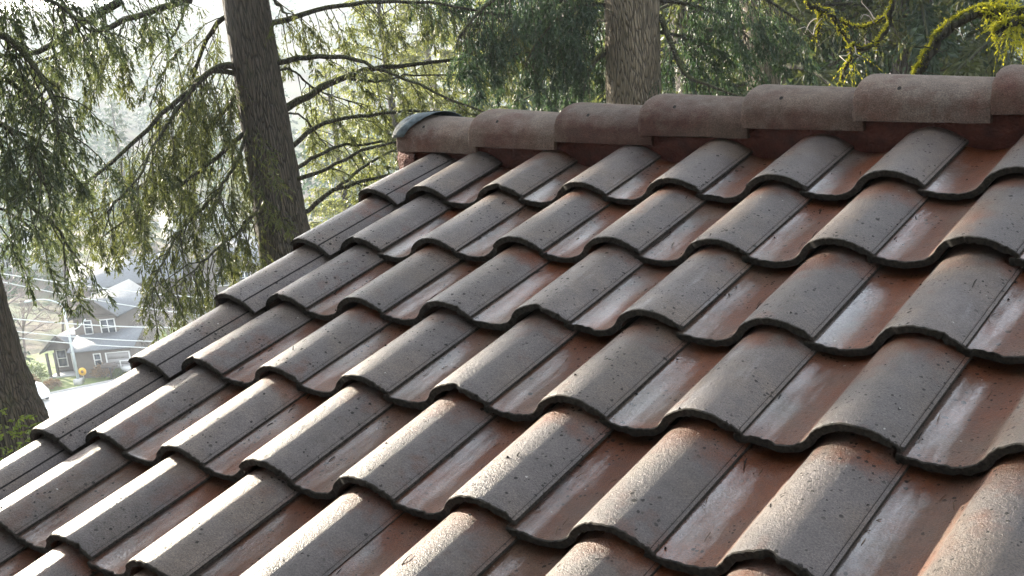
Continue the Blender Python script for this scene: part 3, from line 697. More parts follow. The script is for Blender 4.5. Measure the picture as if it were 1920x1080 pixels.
# ---------------------------------------------------------------- the tan trunk right of the middle
FT_R = 16.0
fb = at(1188, 190, FT_R); ft = at(1184, 0, FT_R); foot3 = np.array([fb[0], fb[1], 0]); foot3[2] = ground_z(foot3) - .3
fir = thing('fir_tree', 'fir with straight tan furrowed trunk rising behind the ridge', 'tree', foot3)
ln3 = (ft - fb) / (ft[2] - fb[2]); ax3 = lambda z: fb + ln3 * (z - fb[2]) - foot3
obj('trunk', trunk_mesh('trunk', [ax3(foot3[2]), ax3(3), ax3(6), ax3(9), ax3(14), ax3(38)], [.46, .39, .35, .33, .31, .27, .19, .03], M_BARK2, 36, .028, 170), fir)
ch = []; tw = MB()
flimbs = [([(1145, 92), (1115, 115), (1098, 150), (1088, 200), (1085, 260)], .04, -.5, 2, .3), ([(1238, 30), (1258, 80), (1285, 138), (1330, 160), (1440, 200)], .04, -1.0, 10, .5),
          ([(1150, -60), (1060, -50), (960, -20), (900, 20), (860, 70)], .045, -1.2, 46, .85), ([(1150, -20), (1080, -10), (1010, 20), (950, 60)], .035, .4, 46, .85),
          ([(1150, 10), (1090, 10), (1040, 40), (1000, 90), (985, 120)], .03, -.8, 46, .85), ([(1235, -40), (1320, -40), (1420, -10), (1500, 40)], .045, .5, 40, .8),
          ([(1235, 0), (1300, 10), (1370, 40), (1420, 90)], .03, 1.0, 36, .8), ([(1150, -90), (1080, -80), (1000, -70), (880, -60), (780, -30)], .045, .8, 40, .85),
          ([(1150, 40), (1110, 40), (1075, 70), (1050, 120)], .022, 1.0, 40, .85), ([(1238, 60), (1280, 70), (1330, 100), (1360, 150)], .025, 1.4, 34, .7)]
for pts, r0, dd, leafy, hang in flimbs:
    n = len(pts); p3 = np.array([at(u, v, FT_R + dd * (i / (n - 1))) for i, (u, v) in enumerate(pts)]) - foot3
    pth = smooth_path(p3, 20); mb = MB(); mb.tube(pth, np.linspace(r0, r0 * .35, 20), 8, rough=.05); mb.build('branch', M_BRANCH, fir, True)
    dress2(pth, ch, tw, leafy * 1.1, hang, .065, .0072, (.4, 1.25), .12)
wd = MB()
for i in range(76):
    z = 9.4 + i * .37; az = i * 2.39996; L = 5.4 * (1 - (z - 8) / 34) + .5
    p = branch_path(ax3(z), az, L, .1, .26); wd.tube(p, np.linspace(.045, .01, 9), 5, cap=False)
    dress(p, ch, None, 18, (.3, .9), .6, .5, 10, .17, .028, .12)
wd.build('upper_branches', M_BRANCH, fir, True); tw.build('twigs', M_BRANCH, fir)['kind'] = 'stuff'
obj('foliage', quads_mesh('foliage', ch, M_DARKFIR), fir)

# ---------------------------------------------------------------- mossy broadleaf limbs at the right
mb_r = at(2350, 60, 8.5); footm = np.array([mb_r[0], mb_r[1], 0]); footm[2] = ground_z(footm) - .3
maple = thing('mossy_maple', 'bare maple with bright yellow moss along its limbs at the right', 'tree', footm)
obj('trunk', trunk_mesh('trunk', [(0, 0, 0), (.05, 0, 3), (.1, .05, 6), (.3, .2, 9), (.4, .3, 12)], [.36, .28, .25, .2, .12, .03], M_BARK, 20, .03, 60), maple)
mlimbs = [([(2340, -120), (2150, -40), (1990, 10), (1885, 28), (1830, 22), (1765, 66), (1738, 112), (1715, 150), (1700, 200)], .046, 7.8, .9, 1),
          ([(2340, 60), (2100, 70), (1960, 40), (1890, 45), (1868, 60)], .036, 7.6, .6, 2),
          ([(2340, -200), (2000, -160), (1760, -110), (1690, -60), (1676, 0), (1664, 52), (1640, 84), (1612, 92), (1596, 84)], .017, 7.4, .17, 0),
          ([(2340, -260), (1900, -200), (1600, -90), (1515, 0), (1545, 18), (1560, 30), (1578, 60), (1596, 84), (1592, 110), (1578, 150)], .018, 8.2, .10, 0),
          ([(1536, 14), (1538, 40), (1532, 72)], .009, 8.2, .06, 0), ([(1560, 30), (1600, 50), (1640, 44), (1660, 30)], .008, 8.2, .08, 0)]
chm = []
for pts, r0, R_, mossy, brush in mlimbs:
    p3 = np.array([at(u, v, R_ + (.7 if u > 2300 else 0)) for u, v in pts]) - footm
    if pts[0][0] > 2300: p3[0] = [.1, .05, p3[0][2]]
    pth = smooth_path(p3, 46); pth[1:] += rng.normal(0, .006, (45, 3))
    mb = MB(); mb.tube(pth, np.linspace(r0, r0 * .45, 46), 9, rough=.07); mb.build('branch', M_BRANCH, maple, True)
    # moss cushion: short tufts on the upper and left side
    T = unit(np.gradient(pth, axis=0)); n = int(9000 * mossy); k_ = rng.integers(6, 46, n)
    base = pth[np.minimum(k_, 45)] + rng.normal(0, .02, (n, 3)) * T[np.minimum(k_, 45)]
    f = rng.random(n)[:, None]; base = base * (1 - f) + np.roll(pth, -1, 0)[np.minimum(k_, 44)] * f
    R0 = np.linspace(r0, r0 * .45, 46)[np.minimum(k_, 45)]
    dirn = unit(rng.normal(0, .33, (n, 3)) + np.array([-.6, -.1, .8])); dirn -= T[np.minimum(k_, 45)] * np.sum(dirn * T[np.minimum(k_, 45)], 1)[:, None]; dirn = unit(dirn)
    chm.append(clump_quads(base + dirn * (R0 * .88)[:, None], dirn, .006, 0, 2, .009, .0042, 1.1))
    # bare side twigs
    for q in range(int(10 + 10 * mossy)):
        i = rng.integers(14, 45); d = unit(rng.normal(0, 1, 3) + T[i] * .6); L = rng.uniform(.1, .34); s = [pth[i]]
        for z in range(5): d = unit(d + rng.normal(0, .45, 3)); s.append(s[-1] + d * L / 5)
        mb = MB(); mb.tube(np.array(s), np.linspace(.0042, .0014, 6), 4, cap=False)
        mb.build('twig', M_WHTWIG if rng.random() < .15 else M_BRANCH, maple)
p0 = at(1905, 50, 7.6) - footm           # brush of fern-like moss
n = 60; chm.append(clump_quads(np.repeat(p0[None], n, 0) + rng.normal(0, .05, (n, 3)), unit(rng.normal(0, .6, (n, 3)) + [-.3, 0, -.5]), .12, .3, 14, .026, .005, .5))
p0 = at(1885, 5, 7.8) - footm
n = 60; chm.append(clump_quads(np.repeat(p0[None], n, 0) + rng.normal(0, .05, (n, 3)), unit(rng.normal(0, .6, (n, 3)) + [-.1, 0, .3]), .14, .3, 14, .03, .006, .5))
# hanging mossy twig bunch
p0 = at(1592, 105, 8.2) - footm; n = 12
chm.append(clump_quads(np.repeat(p0[None], n, 0) + rng.normal(0, .03, (n, 3)), unit(rng.normal(0, .35, (n, 3)) + [0, 0, -1]), .26, .1, 16, .028, .004, .4))
moss = obj('moss', quads_mesh('moss', chm, M_MOSS), maple); moss['label'] = 'bright yellow green moss on the upper side of the limbs'

# ---------------------------------------------------------------- other trees behind the ridge, each a thing of its own
va = conifer(27, 2.2, 4.6, 84, M_DARKFIR, M_BARK, 11, .19, .030, 26, 11, .55)
vb = conifer(24, 1.2, 4.2, 84, M_HEMLOCK, M_BARK, 12, .18, .028, 26, 11, .65)
vc = conifer(20, .6, 4.2, 84, M_PALE, M_BARK, 13, .17, .034, 24, 11, .35, up=.35, droop=.25)
vd = conifer(25, 1.4, 4.4, 84, M_SPRUCE, M_BARK2, 14, .18, .028, 25, 11, .5)
def plant(v, u, r, label, sc=1.0, rz=0.0, name='conifer_tree', group='conifers standing behind the ridge'):
    d = ray(u, 200); d = d[:2] / math.hypot(d[0], d[1]); p = CAMV[:2] + d * r
    o = thing(name, label, 'tree', (p[0], p[1], ground_z(p) - .1), rz, group); o.scale = (sc,) * 3
    for nm, me in zip(('trunk', 'branches', 'crown'), v):
        q = obj(nm, me, o)
        if nm == 'branches': q['kind'] = 'stuff'
    return o
spots = [
 (vd, 1442, 23, 'conifer with slim mossy trunk standing right of the tan trunk', 1.0), (va, 1722, 26, 'dark conifer whose brown trunk stands behind the mossy limb', 1.05),
 (vb, 1300, 29, 'hanging dark green conifer just right of the tan trunk', 1.0), (va, 1580, 33, 'dense dark conifer behind the bare twigs at the upper right', 1.1),
 (vb, 1860, 30, 'dark conifer at the upper right corner behind the moss brush', 1.05), (vd, 1990, 24, 'conifer just past the right edge of the picture', 1.0),
 (va, 1090, 36, 'dark conifer between the arching limbs and the tan trunk', 1.0), (vc, 1012, 46, 'pale sunlit tree left of the tan trunk above the ridge', .9),
 (vc, 900, 52, 'pale sunlit tree above the third ridge cap', .9), (vc, 740, 48, 'pale sunlit tree above the end of the ridge', .85),
 (vc, 620, 62, 'pale sunlit tree between the spruce trunk and the ridge', .95), (vd, 820, 66, 'olive conifer beyond the pale trees above the ridge end', 1.0),
 (vb, 1180, 52, 'conifer far behind the tan trunk', 1.1), (vb, 1400, 46, 'conifer in the shade behind the slim mossy trunk', 1.1), (va, 1650, 50, 'conifer deep in the wood at the upper right', 1.15),
 (va, 1500, 58, 'tall conifer deep in the wood above the middle ridge caps', 1.15), (vb, 1780, 48, 'conifer deep in the wood near the right corner', 1.1),
 (vd, 330, 172, 'olive conifer seen through the spruce foliage', .95), (va, 210, 182, 'blue green conifer far down the slope behind the foliage', 1.0), (vd, 60, 176, 'conifer down the slope at the left edge', .95),
 (vc, 420, 165, 'pale tree just left of the spruce trunk down the slope', .8)]
for i, (v, u, r_, lab, sc) in enumerate(spots): plant(v, u, r_, lab, sc, i * 1.7)

# unseen trees added beside and behind the viewer to cut the sky light
for i, (az, r_) in enumerate([(196, 15), (212, 12.5), (228, 16), (243, 13), (258, 15), (275, 14), (292, 17), (310, 16), (330, 20), (352, 19), (12, 22), (35, 24), (60, 26), (78, 24)]):
    x, y = CAMV[0] + r_ * math.cos(rad(az)), CAMV[1] + r_ * math.sin(rad(az))
    o = thing('conifer_tree', 'tall conifer added round the house outside the view to cut sky light', 'tree', (x, y, ground_z((x, y)) - .1), i * 1.1, 'conifers added out of view to cut sky light')
    for nm, me in zip(('trunk', 'branches', 'crown'), (va, vb, vd)[i % 3]): obj(nm, me, o)

ve = conifer(28, 9.5, 5.2, 64, M_DARKFIR, M_BARK, 15, .24, .05, 18, 10, .5)  # unseen high crowns added near the viewer to close off more sky
for i, (az, r_) in enumerate([(196, 8.5), (214, 8), (233, 7.5), (252, 8.5), (272, 8), (293, 8.5), (315, 9), (338, 10.5)]):
    x, y = CAMV[0] + r_ * math.cos(rad(az)), CAMV[1] + r_ * math.sin(rad(az))
    o = thing('conifer_tree', 'tall conifer with high crown added close by outside the view to shade the roof', 'tree', (x, y, ground_z((x, y)) - .1), i * 1.1, 'high crowned conifers added out of view to close off the sky')
    for nm, me in zip(('trunk', 'branches', 'crown'), ve): obj(nm, me, o)

# small cedar beside the left trunk
cb = at(22, 870, 10.0); cz = ground_z(cb); Hc = at(30, 770, 10.0)[2] - cz
ced = thing('young_cedar', 'young bright green cedar top beside the left trunk', 'shrub', (cb[0], cb[1], cz))
chc = []; r = np.random.default_rng(31)
for i in range(120):
    q = i / 120; z = Hc * (.12 + .86 * q); L = .12 + 1.0 * (1 - q) ** .8; a = i * 2.39996
    p = branch_path(np.array([0, 0, z]), a, L, .75, .15, 6, r); dress(p, chc, None, 24, (.08, .22), .1, .3, 9, .045, .008, .1, 1.0, r)
obj('crown', quads_mesh('crown', chc, M_CEDAR), ced)
mb = MB(); mb.tube([(0, 0, -.2), (0, 0, Hc * .5), (0, 0, Hc)], [.09, .05, .008], 8); mb.build('trunk', M_BARK, ced, True)

# ---------------------------------------------------------------- the grey house in the valley
M_SIDE = simple('grey_brown_siding', (.105, .088, .072), .8, .12, 2)
M_SIDE2 = simple('dark_siding', (.075, .06, .05), .8, .12, 2)
M_SHING = simple('grey_shingle', (.12, .13, .14), .75, .2, 5)
M_TRIM = simple('white_trim', (.55, .55, .53), .6, .05, 4)
M_DTRIM = simple('brown_trim', (.07, .06, .05), .7, .1, 4)
M_GLASS, t, o = mat('window_glass'); p = N(t, 'BsdfPrincipled', Roughness=.06); p.inputs['Base Color'].default_value = (.03, .04, .05, 1); t.links.new(p.outputs[0], o.inputs[0])
M_RED = simple('red_door_paint', (.30, .03, .025), .5, .1, 4)
M_YEL = simple('yellow_paint', (.75, .42, .03), .6, .1, 4)
M_GARAGE = simple('garage_door_paint', (.25, .24, .23), .6, .06, 4)
M_STEEL = simple('galvanised_steel', (.45, .50, .50), .45, .1, 4, metallic=.5)
M_WIRE = simple('pale_cable', (.5, .52, .5), .5, .05, 3)
M_CARP = simple('white_car_paint', (.75, .76, .77), .25, .03, 3)
M_BLK = simple('black_rubber', (.02, .02, .02), .7, .1, 5)
M_WOODP = simple('utility_pole_wood', (.16, .12, .09), .9, .2, 5)
YAW = math.atan2(RT[1], RT[0]) + rad(-30)
HM = Matrix.Translation((HB[0], HB[1], VZ + .04)) @ Matrix.Rotation(YAW, 4, 'Z')
gh = thing('grey_house', 'two storey grey gabled house by the street below, with red front door', 'house', (HB[0], HB[1], VZ + .04), YAW)
def clap(mb, x0, x1, y0, y1, z0, z1, st=.22):      # lapped siding boards on the front face
    z = z0
    while z < z1 - .02:
        zt = min(z + st, z1); mb.add([(x0, y0, z), (x1, y0, z), (x1, y0 + .03, zt), (x0, y0 + .03, zt)], [(0, 1, 2, 3)]); z += st
mb = MB(); mb.box(-1.0, 3.6, .06, 8, 0, 5.7); clap(mb, -1.0, 3.6, .02, 0, 3.0, 5.7)
mb.prism([(-1.0, 5.7), (3.6, 5.7), (1.3, 7.5)], .06, 8); mb.build('wall', M_SIDE, gh)
mb = MB(); mb.box(-4.4, -1.0, 1.2, 7, 0, 2.75); mb.prism([(-4.4, 2.75), (-1.0, 2.75), (-2.7, 4.1)], -.35, 7); mb.build('porch_wall', M_SIDE2, gh)
mb = MB(); mb.box(-.6, 5.6, -2.0, .05, 0, 2.9); clap(mb, -.6, 5.6, -2.04, 0, 0, 2.9); mb.build('garage_wall', M_SIDE, gh)
def gable_roof(x0, x1, ze, zr, y0, y1, over=.35, th=.14):
    xm = (x0 + x1) / 2; s = (zr - ze) / (xm - x0); mb = MB()
    for sg in (-1, 1):
        xe = xm + sg * (xm - x0 + over); zq = ze - s * over
        mb.prism([(xm, zr + .04), (xe, zq + .04), (xe, zq + .04 + th), (xm, zr + .04 + th)][::sg], y0, y1)
    return mb
rf = gable_roof(-1.0, 3.6, 5.7, 7.5, -.5, 8.4).build('roof', M_SHING, gh)
mb = MB(); mb.tube([(1.3, 2.0, 7.4), (1.3, 2.0, 8.6)], .06, 6); mb.build('vent_pipe', M_TRIM, rf)
gable_roof(-4.4, -1.0, 2.75, 4.1, -.8, 7.2).build('porch_roof', M_SHING, gh)
mb = MB(); mb.prism([(-2.4, 2.72), (.4, 4.0), (.4, 4.14), (-2.4, 2.86)], -.9, 6.1)
lr = mb.build('garage_roof', M_SHING, gh); lr.data.transform(Matrix.Rotation(rad(90), 4, 'Z') @ Matrix.Scale(-1, 4, (0, 1, 0)))
for y in (-.56, ):
    for a_, b_ in (((-1.4, 5.42), (1.3, 7.54)), ((1.3, 7.54), (4.0, 5.42))):
        mb = MB(); mb.prism([(a_[0], a_[1]), (b_[0], b_[1]), (b_[0], b_[1] + .24), (a_[0], a_[1] + .24)], y, y + .05); mb.build('barge_board', M_DTRIM, gh)
for a_, b_ in (((-4.75, 2.47), (-2.7, 4.14)), ((-2.7, 4.14), (-.65, 2.47))):
    mb = MB(); mb.prism([(a_[0], a_[1]), (b_[0], b_[1]), (b_[0], b_[1] + .22), (a_[0], a_[1] + .22)], -.87, -.81); mb.build('barge_board', M_DTRIM, gh)
mb = MB(); mb.box(-1.3, 3.9, -.02, .05, 5.6, 5.78); mb.build('belt_trim', M_DTRIM, gh)
for x in (-4.35, -3.5, -1.15):
    mb = MB(); mb.box(x, x + .22, -.6, -.38, 0, 2.5); mb.build('porch_post', M_DTRIM, gh)
def window(x0, x1, z0, z1, y, bars=1):
    mb = MB(); f = .11
    mb.box(x0 - f, x0, y - .05, y, z0 - f, z1 + f); mb.box(x1, x1 + f, y - .05, y, z0 - f, z1 + f)
    mb.box(x0, x1, y - .05, y, z1, z1 + f); mb.box(x0, x1, y - .05, y, z0 - f, z0)
    mb.box(x0, x1, y - .04, y - .005, (z0 + z1) / 2 - .04, (z0 + z1) / 2 + .04)
    for b in range(bars - 1):
        xm = x0 + (x1 - x0) * (b + 1) / bars; mb.box(xm - .05, xm + .05, y - .047, y - .004, z0, z1)
    wn = mb.build('window', M_TRIM, gh)
    mb = MB(); mb.box(x0, x1, y - .02, y - .003, z0, z1); mb.build('pane', M_GLASS, wn)
window(.15, .85, 4.0, 5.25, .02); window(1.9, 3.3, 3.7, 5.2, .02, 2); window(1.7, 2.3, 1.2, 2.3, -2.04); window(-4.1, -3.2, .7, 2.3, 1.2)
mb = MB(); mb.box(-2.5, -1.6, 1.12, 1.19, .1, 2.2); dr = mb.build('front_door', M_RED, gh)
mb = MB(); mb.box(-2.25, -1.85, 1.10, 1.118, 1.4, 1.95); mb.build('pane', M_GLASS, dr)
mb = MB(); mb.box(-2.62, -2.5, 1.1, 1.2, .1, 2.32); mb.box(-1.6, -1.48, 1.1, 1.2, .1, 2.32); mb.box(-2.5, -1.6, 1.1, 1.2, 2.2, 2.32); mb.build('door_frame', M_TRIM, gh)
mb = MB(); mb.box(-4.4, -1.0, -.7, 1.19, 0, .1); mb.build('porch_floor', M_KERB, gh)
for i in range(4):
    mb = MB(); mb.box(3.0, 5.3, -2.075, -2.045, .05 + i * .56, .05 + i * .56 + .53); mb.build('garage_panel', M_GARAGE, gh)
mb = MB(); mb.box(2.86, 3.0, -2.09, -2.04, 0, 2.4); mb.box(5.3, 5.44, -2.09, -2.04, 0, 2.4); mb.box(3.0, 5.3, -2.09, -2.04, 2.29, 2.4); mb.build('garage_frame', M_TRIM, gh)
# neighbour's roof up behind
nb = vloc(5.5, 22); nh = thing('neighbour_house', 'neighbouring house with broad grey roof behind the grey house', 'house', (nb[0], nb[1], ground_z(nb)), YAW + .3)
_gh = gh; gh = nh
mb = MB(); mb.box(-6, 6, 0, 8, 0, 5.0); mb.build('wall', M_SIDE2, nh)
mb = MB(); mb.prism([(-.5, 4.9), (4, 7.4), (8.5, 4.9), (8.5, 5.1), (4, 7.6), (-.5, 5.1)], -6.6, 6.6)
q = mb.build('roof', M_SHING, nh); q.data.transform(Matrix.Rotation(rad(90), 4, 'Z') @ Matrix.Scale(-1, 4, (0, 1, 0)))
window(-4, -2.6, 1.2, 2.6, 0, 2); window(1, 2.6, 1.2, 2.6, 0, 2); window(-4, -2.6, 3.4, 4.5, 0, 2)
gh = _gh
for i, (u, r_, lab, c1) in enumerate(((395, 150, 'low pale house seen below the right side of the spruce foliage', M_SIDE), (30, 205, 'distant pale house high at the left edge behind the branches', M_TRIM), (395, 215, 'white house glimpsed through the foliage left of the spruce trunk', M_TRIM))):
    d = ray(u, 400); d = d[:2] / math.hypot(d[0], d[1]); p = CAMV[:2] + d * r_
    dh = thing('distant_house', lab, 'house', (p[0], p[1], ground_z(p) - .2), YAW + .5 * i); gh = dh
    mb = MB(); mb.box(-5, 5, 0, 8, 0, 5.2); mb.prism([(-5, 5.2), (5, 5.2), (0, 8)], 0, 8); mb.build('wall', c1, dh)
    gable_roof(-5, 5, 5.2, 8, -.5, 8.5).build('roof', M_SHING, dh)
    for x in (-3.6, -.7, 2.2):
        window(x, x + 1.3, 3.2, 4.5, 0, 2); window(x, x + 1.3, .9, 2.2, 0, 2)
gh = _gh
# yellow round ornament by the door
p = vloc(-.9, -3.2, .04); yo = thing('round_yellow_sign', 'round yellow sign on a short post in front of the red door', 'sign', tuple(p), YAW)
mb = MB(); a = np.linspace(0, 2 * math.pi, 18, endpoint=False)
mb.prism([(.4 * math.cos(x), 1.0 + .4 * math.sin(x)) for x in a], -.03, .03); mb.build('disc', M_YEL, yo)
mb = MB(); mb.tube([(0, .05, 0), (0, .05, 1.3)], .04, 6); mb.build('post', M_STEEL, yo)
mb = MB(); mb.prism([(.15 * math.cos(x), 1.0 + .15 * math.sin(x)) for x in a], -.045, -.032); mb.build('centre', M_SHRUBR, yo)
# street lamp with curved arm
p = vloc(-1.6, -4.4, .0); d = ray(148, 718); d = d[:2] / math.hypot(d[0], d[1]); pp = CAMV[:2] + d * 124.6
sl = thing('street_lamp', 'tall pale steel street lamp with a long arm reaching left', 'street lamp', (pp[0], pp[1], VZ + .03), YAW)
mb = MB(); mb.tube([(0, 0, 0), (0, 0, 4), (0, 0, 8.0)], [.16, .13, .09], 10); mb.build('pole', M_STEEL, sl, True)
mb = MB(); mb.tube(smooth_path([(0, 0, 7.8), (-1, 0, 8.35), (-2.2, 0, 8.6), (-3.2, 0, 8.55)], 12), [.06] * 12, 7); mb.build('arm', M_STEEL, sl, True)
mb = MB(); mb.prism([(-3.1, 8.48), (-3.75, 8.42), (-3.9, 8.5), (-3.7, 8.64), (-3.1, 8.64)], -.15, .15); mb.build('lamp_head', M_STEEL, sl)
mb = MB(); mb.box(-.35, .35, -.35, .35, 0, .55); mb.build('base', M_KERB, sl)
mb = MB(); mb.tube(smooth_path([(0, 0, 5.3), (1.0, 0, 5.5), (2.0, 0, 6.3)], 8), [.05] * 8, 6); mb.build('side_arm', M_STEEL, sl, True)
# utility poles and wires
def upole(u, r_, lab, h=11):
    d = ray(u, 600); d = d[:2] / math.hypot(d[0], d[1]); p = CAMV[:2] + d * r_; g = ground_z(p)
    o = thing('utility_pole', lab, 'utility pole', (p[0], p[1], g - .3), YAW)
    mb = MB(); mb.tube([(0, 0, 0), (0, 0, h)], [.17, .12], 9); mb.build('pole', M_WOODP, o, True)
    mb = MB(); mb.box(-1.2, 1.2, -.06, .06, h - .7, h - .55); mb.build('crossarm', M_WOODP, o); return np.array([p[0], p[1], g - .3 + h])
A_ = upole(-170, 108, 'utility pole hidden behind the left trunk carrying the wires', 12); B_ = upole(560, 128, 'utility pole behind the spruce trunk carrying the wires', 12)
def wire(p0, p1, sag, lab, r0=.045):
    t_ = np.linspace(0, 1, 26)[:, None]; P = p0 * (1 - t_) + p1 * t_; P[:, 2] -= sag * 4 * t_[:, 0] * (1 - t_[:, 0])
    mb = MB(); mb.tube(P, [r0] * 26, 5); return tag(mb.build('overhead_wire', M_WIRE, None, True), lab, 'wire', 'overhead wires crossing in front of the grey house')
def wpx(u0, v0, u1, v1, r0, r1, lab, rr=.045, sag=.5): return wire(at(u0, v0, r0), at(u1, v1, r1), sag, lab, rr)
wpx(-60, 502, 470, 562, 112, 124, 'highest overhead wire, just above the peak of the grey house', .055)
wpx(-60, 514, 470, 600, 110, 118, 'thin wire slanting just below the peak of the house')
wpx(-60, 588, 420, 612, 111, 122, 'thick wire crossing the upstairs windows', .055)
wpx(-60, 610, 420, 640, 111, 122, 'thin wire crossing below the upstairs windows')
wpx(-60, 622, 420, 652, 111, 121, 'lowest wire, crossing the porch roof')
wpx(250, 408, 720, 412, 150, 160, 'far wire showing right of the spruce trunk, upper of two', .05, .2)
wpx(250, 416, 720, 421, 150, 160, 'far wire showing right of the spruce trunk, lower of two', .05, .2)
# white car at the left trunk
p = vloc(-5.7, -6.6, .04); car = thing('parked_car', 'white car parked at the kerb behind the left trunk', 'car', tuple(p), YAW + rad(-35))
def car_body(mb, sec):
    n = len(sec[0][1]); V = [(x, y, z) for x, pr in sec for y, z in pr]
    F = [(i * n + j, (i + 1) * n + j, (i + 1) * n + (j + 1) % n, i * n + (j + 1) % n) for i in range(len(sec) - 1) for j in range(n)]
    mb.add(V, F + [tuple(range(n)), tuple(range((len(sec) - 1) * n + n - 1, (len(sec) - 1) * n - 1, -1))])
def sect(w_, zb, zs, zt, wt): return [(-w_, zb), (-w_ * 1.02, (zb + zs) / 2), (-w_, zs), (-wt, zt), (wt, zt), (w_, zs), (w_ * 1.02, (zb + zs) / 2), (w_, zb)]
mb = MB(); car_body(mb, [(-2.2, sect(.75, .4, .75, .8, .7)), (-2.0, sect(.86, .28, .85, .95, .78)), (-1.0, sect(.9, .25, .95, 1.05, .8)), (-.5, sect(.9, .25, .98, 1.15, .76)), (.1, sect(.9, .25, 1.0, 1.6, .66)), (1.4, sect(.9, .25, 1.0, 1.62, .66)), (2.1, sect(.88, .3, 1.0, 1.2, .7)), (2.25, sect(.8, .4, .8, .9, .7))])
bd = mb.build('body', M_CARP, car, True); bd.data.set_sharp_from_angle(angle=rad(35))
mb = MB()
for sg in (-1, 1): mb.add([(-.2, sg * .885, 1.05), (1.6, sg * .885, 1.05), (1.35, sg * .70, 1.55), (.15, sg * .70, 1.55)], [(0, 1, 2, 3)[::sg]])
mb.add([(-.52, -.7, 1.14), (-.52, .7, 1.14), (.06, .6, 1.58), (.06, -.6, 1.58)], [(0, 1, 2, 3)]); mb.build('window', M_GLASS, car)
for x in (-1.4, 1.4):
    for sg in (-1, 1):
        mb = MB(); mb.tube([(x, sg * .72, .33), (x, sg * .93, .33)], .33, 16); wl = mb.build('wheel', M_BLK, car)
        mb = MB(); mb.tube([(x, sg * .925, .33), (x, sg * .945, .33)], .2, 12); mb.build('rim', M_STEEL, wl)
for sg in (-1, 1):
    mb = MB(); mb.box(-2.2, -2.08, sg * .62 - .16, sg * .62 + .16, .62, .76); mb.build('headlight', M_TRIM, car)
# a dark mailbox on a post and a trailer frame by the drive
p = vloc(1.6, -5.0, .04); mbx = thing('mailbox', 'dark mailbox on a post at the kerb by the drive', 'mailbox', tuple(p), YAW)
mb = MB(); mb.tube([(0, 0, 0), (0, 0, 1.3)], .07, 6); mb.build('post', M_BLK, mbx)
mb = MB(); mb.prism([(-.75, 1.25), (.75, 1.25), (.75, 1.55), (.5, 1.7), (-.5, 1.7), (-.75, 1.55)], -.2, .2); mb.build('box', M_SIDE2, mbx)
p = vloc(3.9, -4.6, .04); trl = thing('white_trailer', 'small white utility trailer with side rails beside the roof edge', 'trailer', tuple(p), YAW)
mb = MB(); mb.box(-1.1, 1.1, -.7, .7, .5, .95); mb.build('bed', M_TRIM, trl)
mb = MB()
for y in (-.68, .68):
    mb.tube([(-1.1, y, 1.6), (1.1, y, 1.6)], .05, 6)
    for x in (-1.05, 0, 1.05): mb.tube([(x, y, .9), (x, y, 1.6)], .05, 6)
mb.build('rail', M_TRIM, trl)
for y in (-.8, .8):
    mb = MB(); mb.tube([(0, y - .1, .32), (0, y + .1, .32)], .32, 14); mb.build('wheel', M_BLK, trl)

# shrubs round the house
def shrub(a, b, h, wd_, mt, lab, seed):
    p = vloc(a, b, .03); r = np.random.default_rng(seed); o = thing('garden_shrub', lab, 'shrub', tuple(p), 0, 'shrubs round the grey house')
    n = 260; u_ = unit(r.normal(0, 1, (n, 3))); u_[:, 2] = np.abs(u_[:, 2]); P = u_ * np.array([wd_ * .55, wd_ * .55, h * .6]) * (r.random(n) ** .4)[:, None] + [0, 0, h * .2]
    obj('crown', quads_mesh('crown', [clump_quads(P, unit(u_ + [0, 0, .3]), .3 * h, .2, 7, .16, .05, .8, r)], mt), o)
    mb = MB(); mb.tube([(0, 0, -.1), (0, 0, h * .5)], [.06, .03], 5); mb.build('stem', M_TWIG, o)
for i, (a, b, h, wd_, mt, lab) in enumerate([(-6.2, -2.2, 1.7, 2.2, M_SHRUBR, 'rust coloured low shrub left of the porch'), (-5.4, .5, 2.2, 1.8, M_SHRUB, 'rounded green shrub at the corner of the porch'),
        (-8.4, 2.5, 2.4, 2.4, M_SHRUB, 'olive shrub on the lawn above the rust coloured one'), (-3.9, -3.6, 1.0, 1.6, M_SHRUBR, 'small brownish shrub at the kerb by the lamp post'),
        (1.0, -3.6, 1.6, 1.8, M_SHRUBR, 'thin brown shrub in front of the garage wall'), (-8.8, -3.0, 1.2, 2.0, M_SHRUBR, 'low brown shrub above the parked car'), (2.3, -4.6, .9, 1.1, M_SHRUB, 'small green shrub beside the mailbox')]):
    shrub(a, b, h, wd_, mt, lab, 50 + i)
# a dark cedar left of the house
vt = conifer(7.5, .2, 1.9, 46, M_FOREST, M_BARK, 77, .25, .05, 9, 8, .2, .12, (.3, .6))
p = vloc(-7.6, 9); o = thing('round_cedar', 'bushy dark teal cedar left of the grey house', 'tree', (p[0], p[1], VZ))
for nm, me in zip(('trunk', 'branches', 'crown'), vt): obj(nm, me, o)

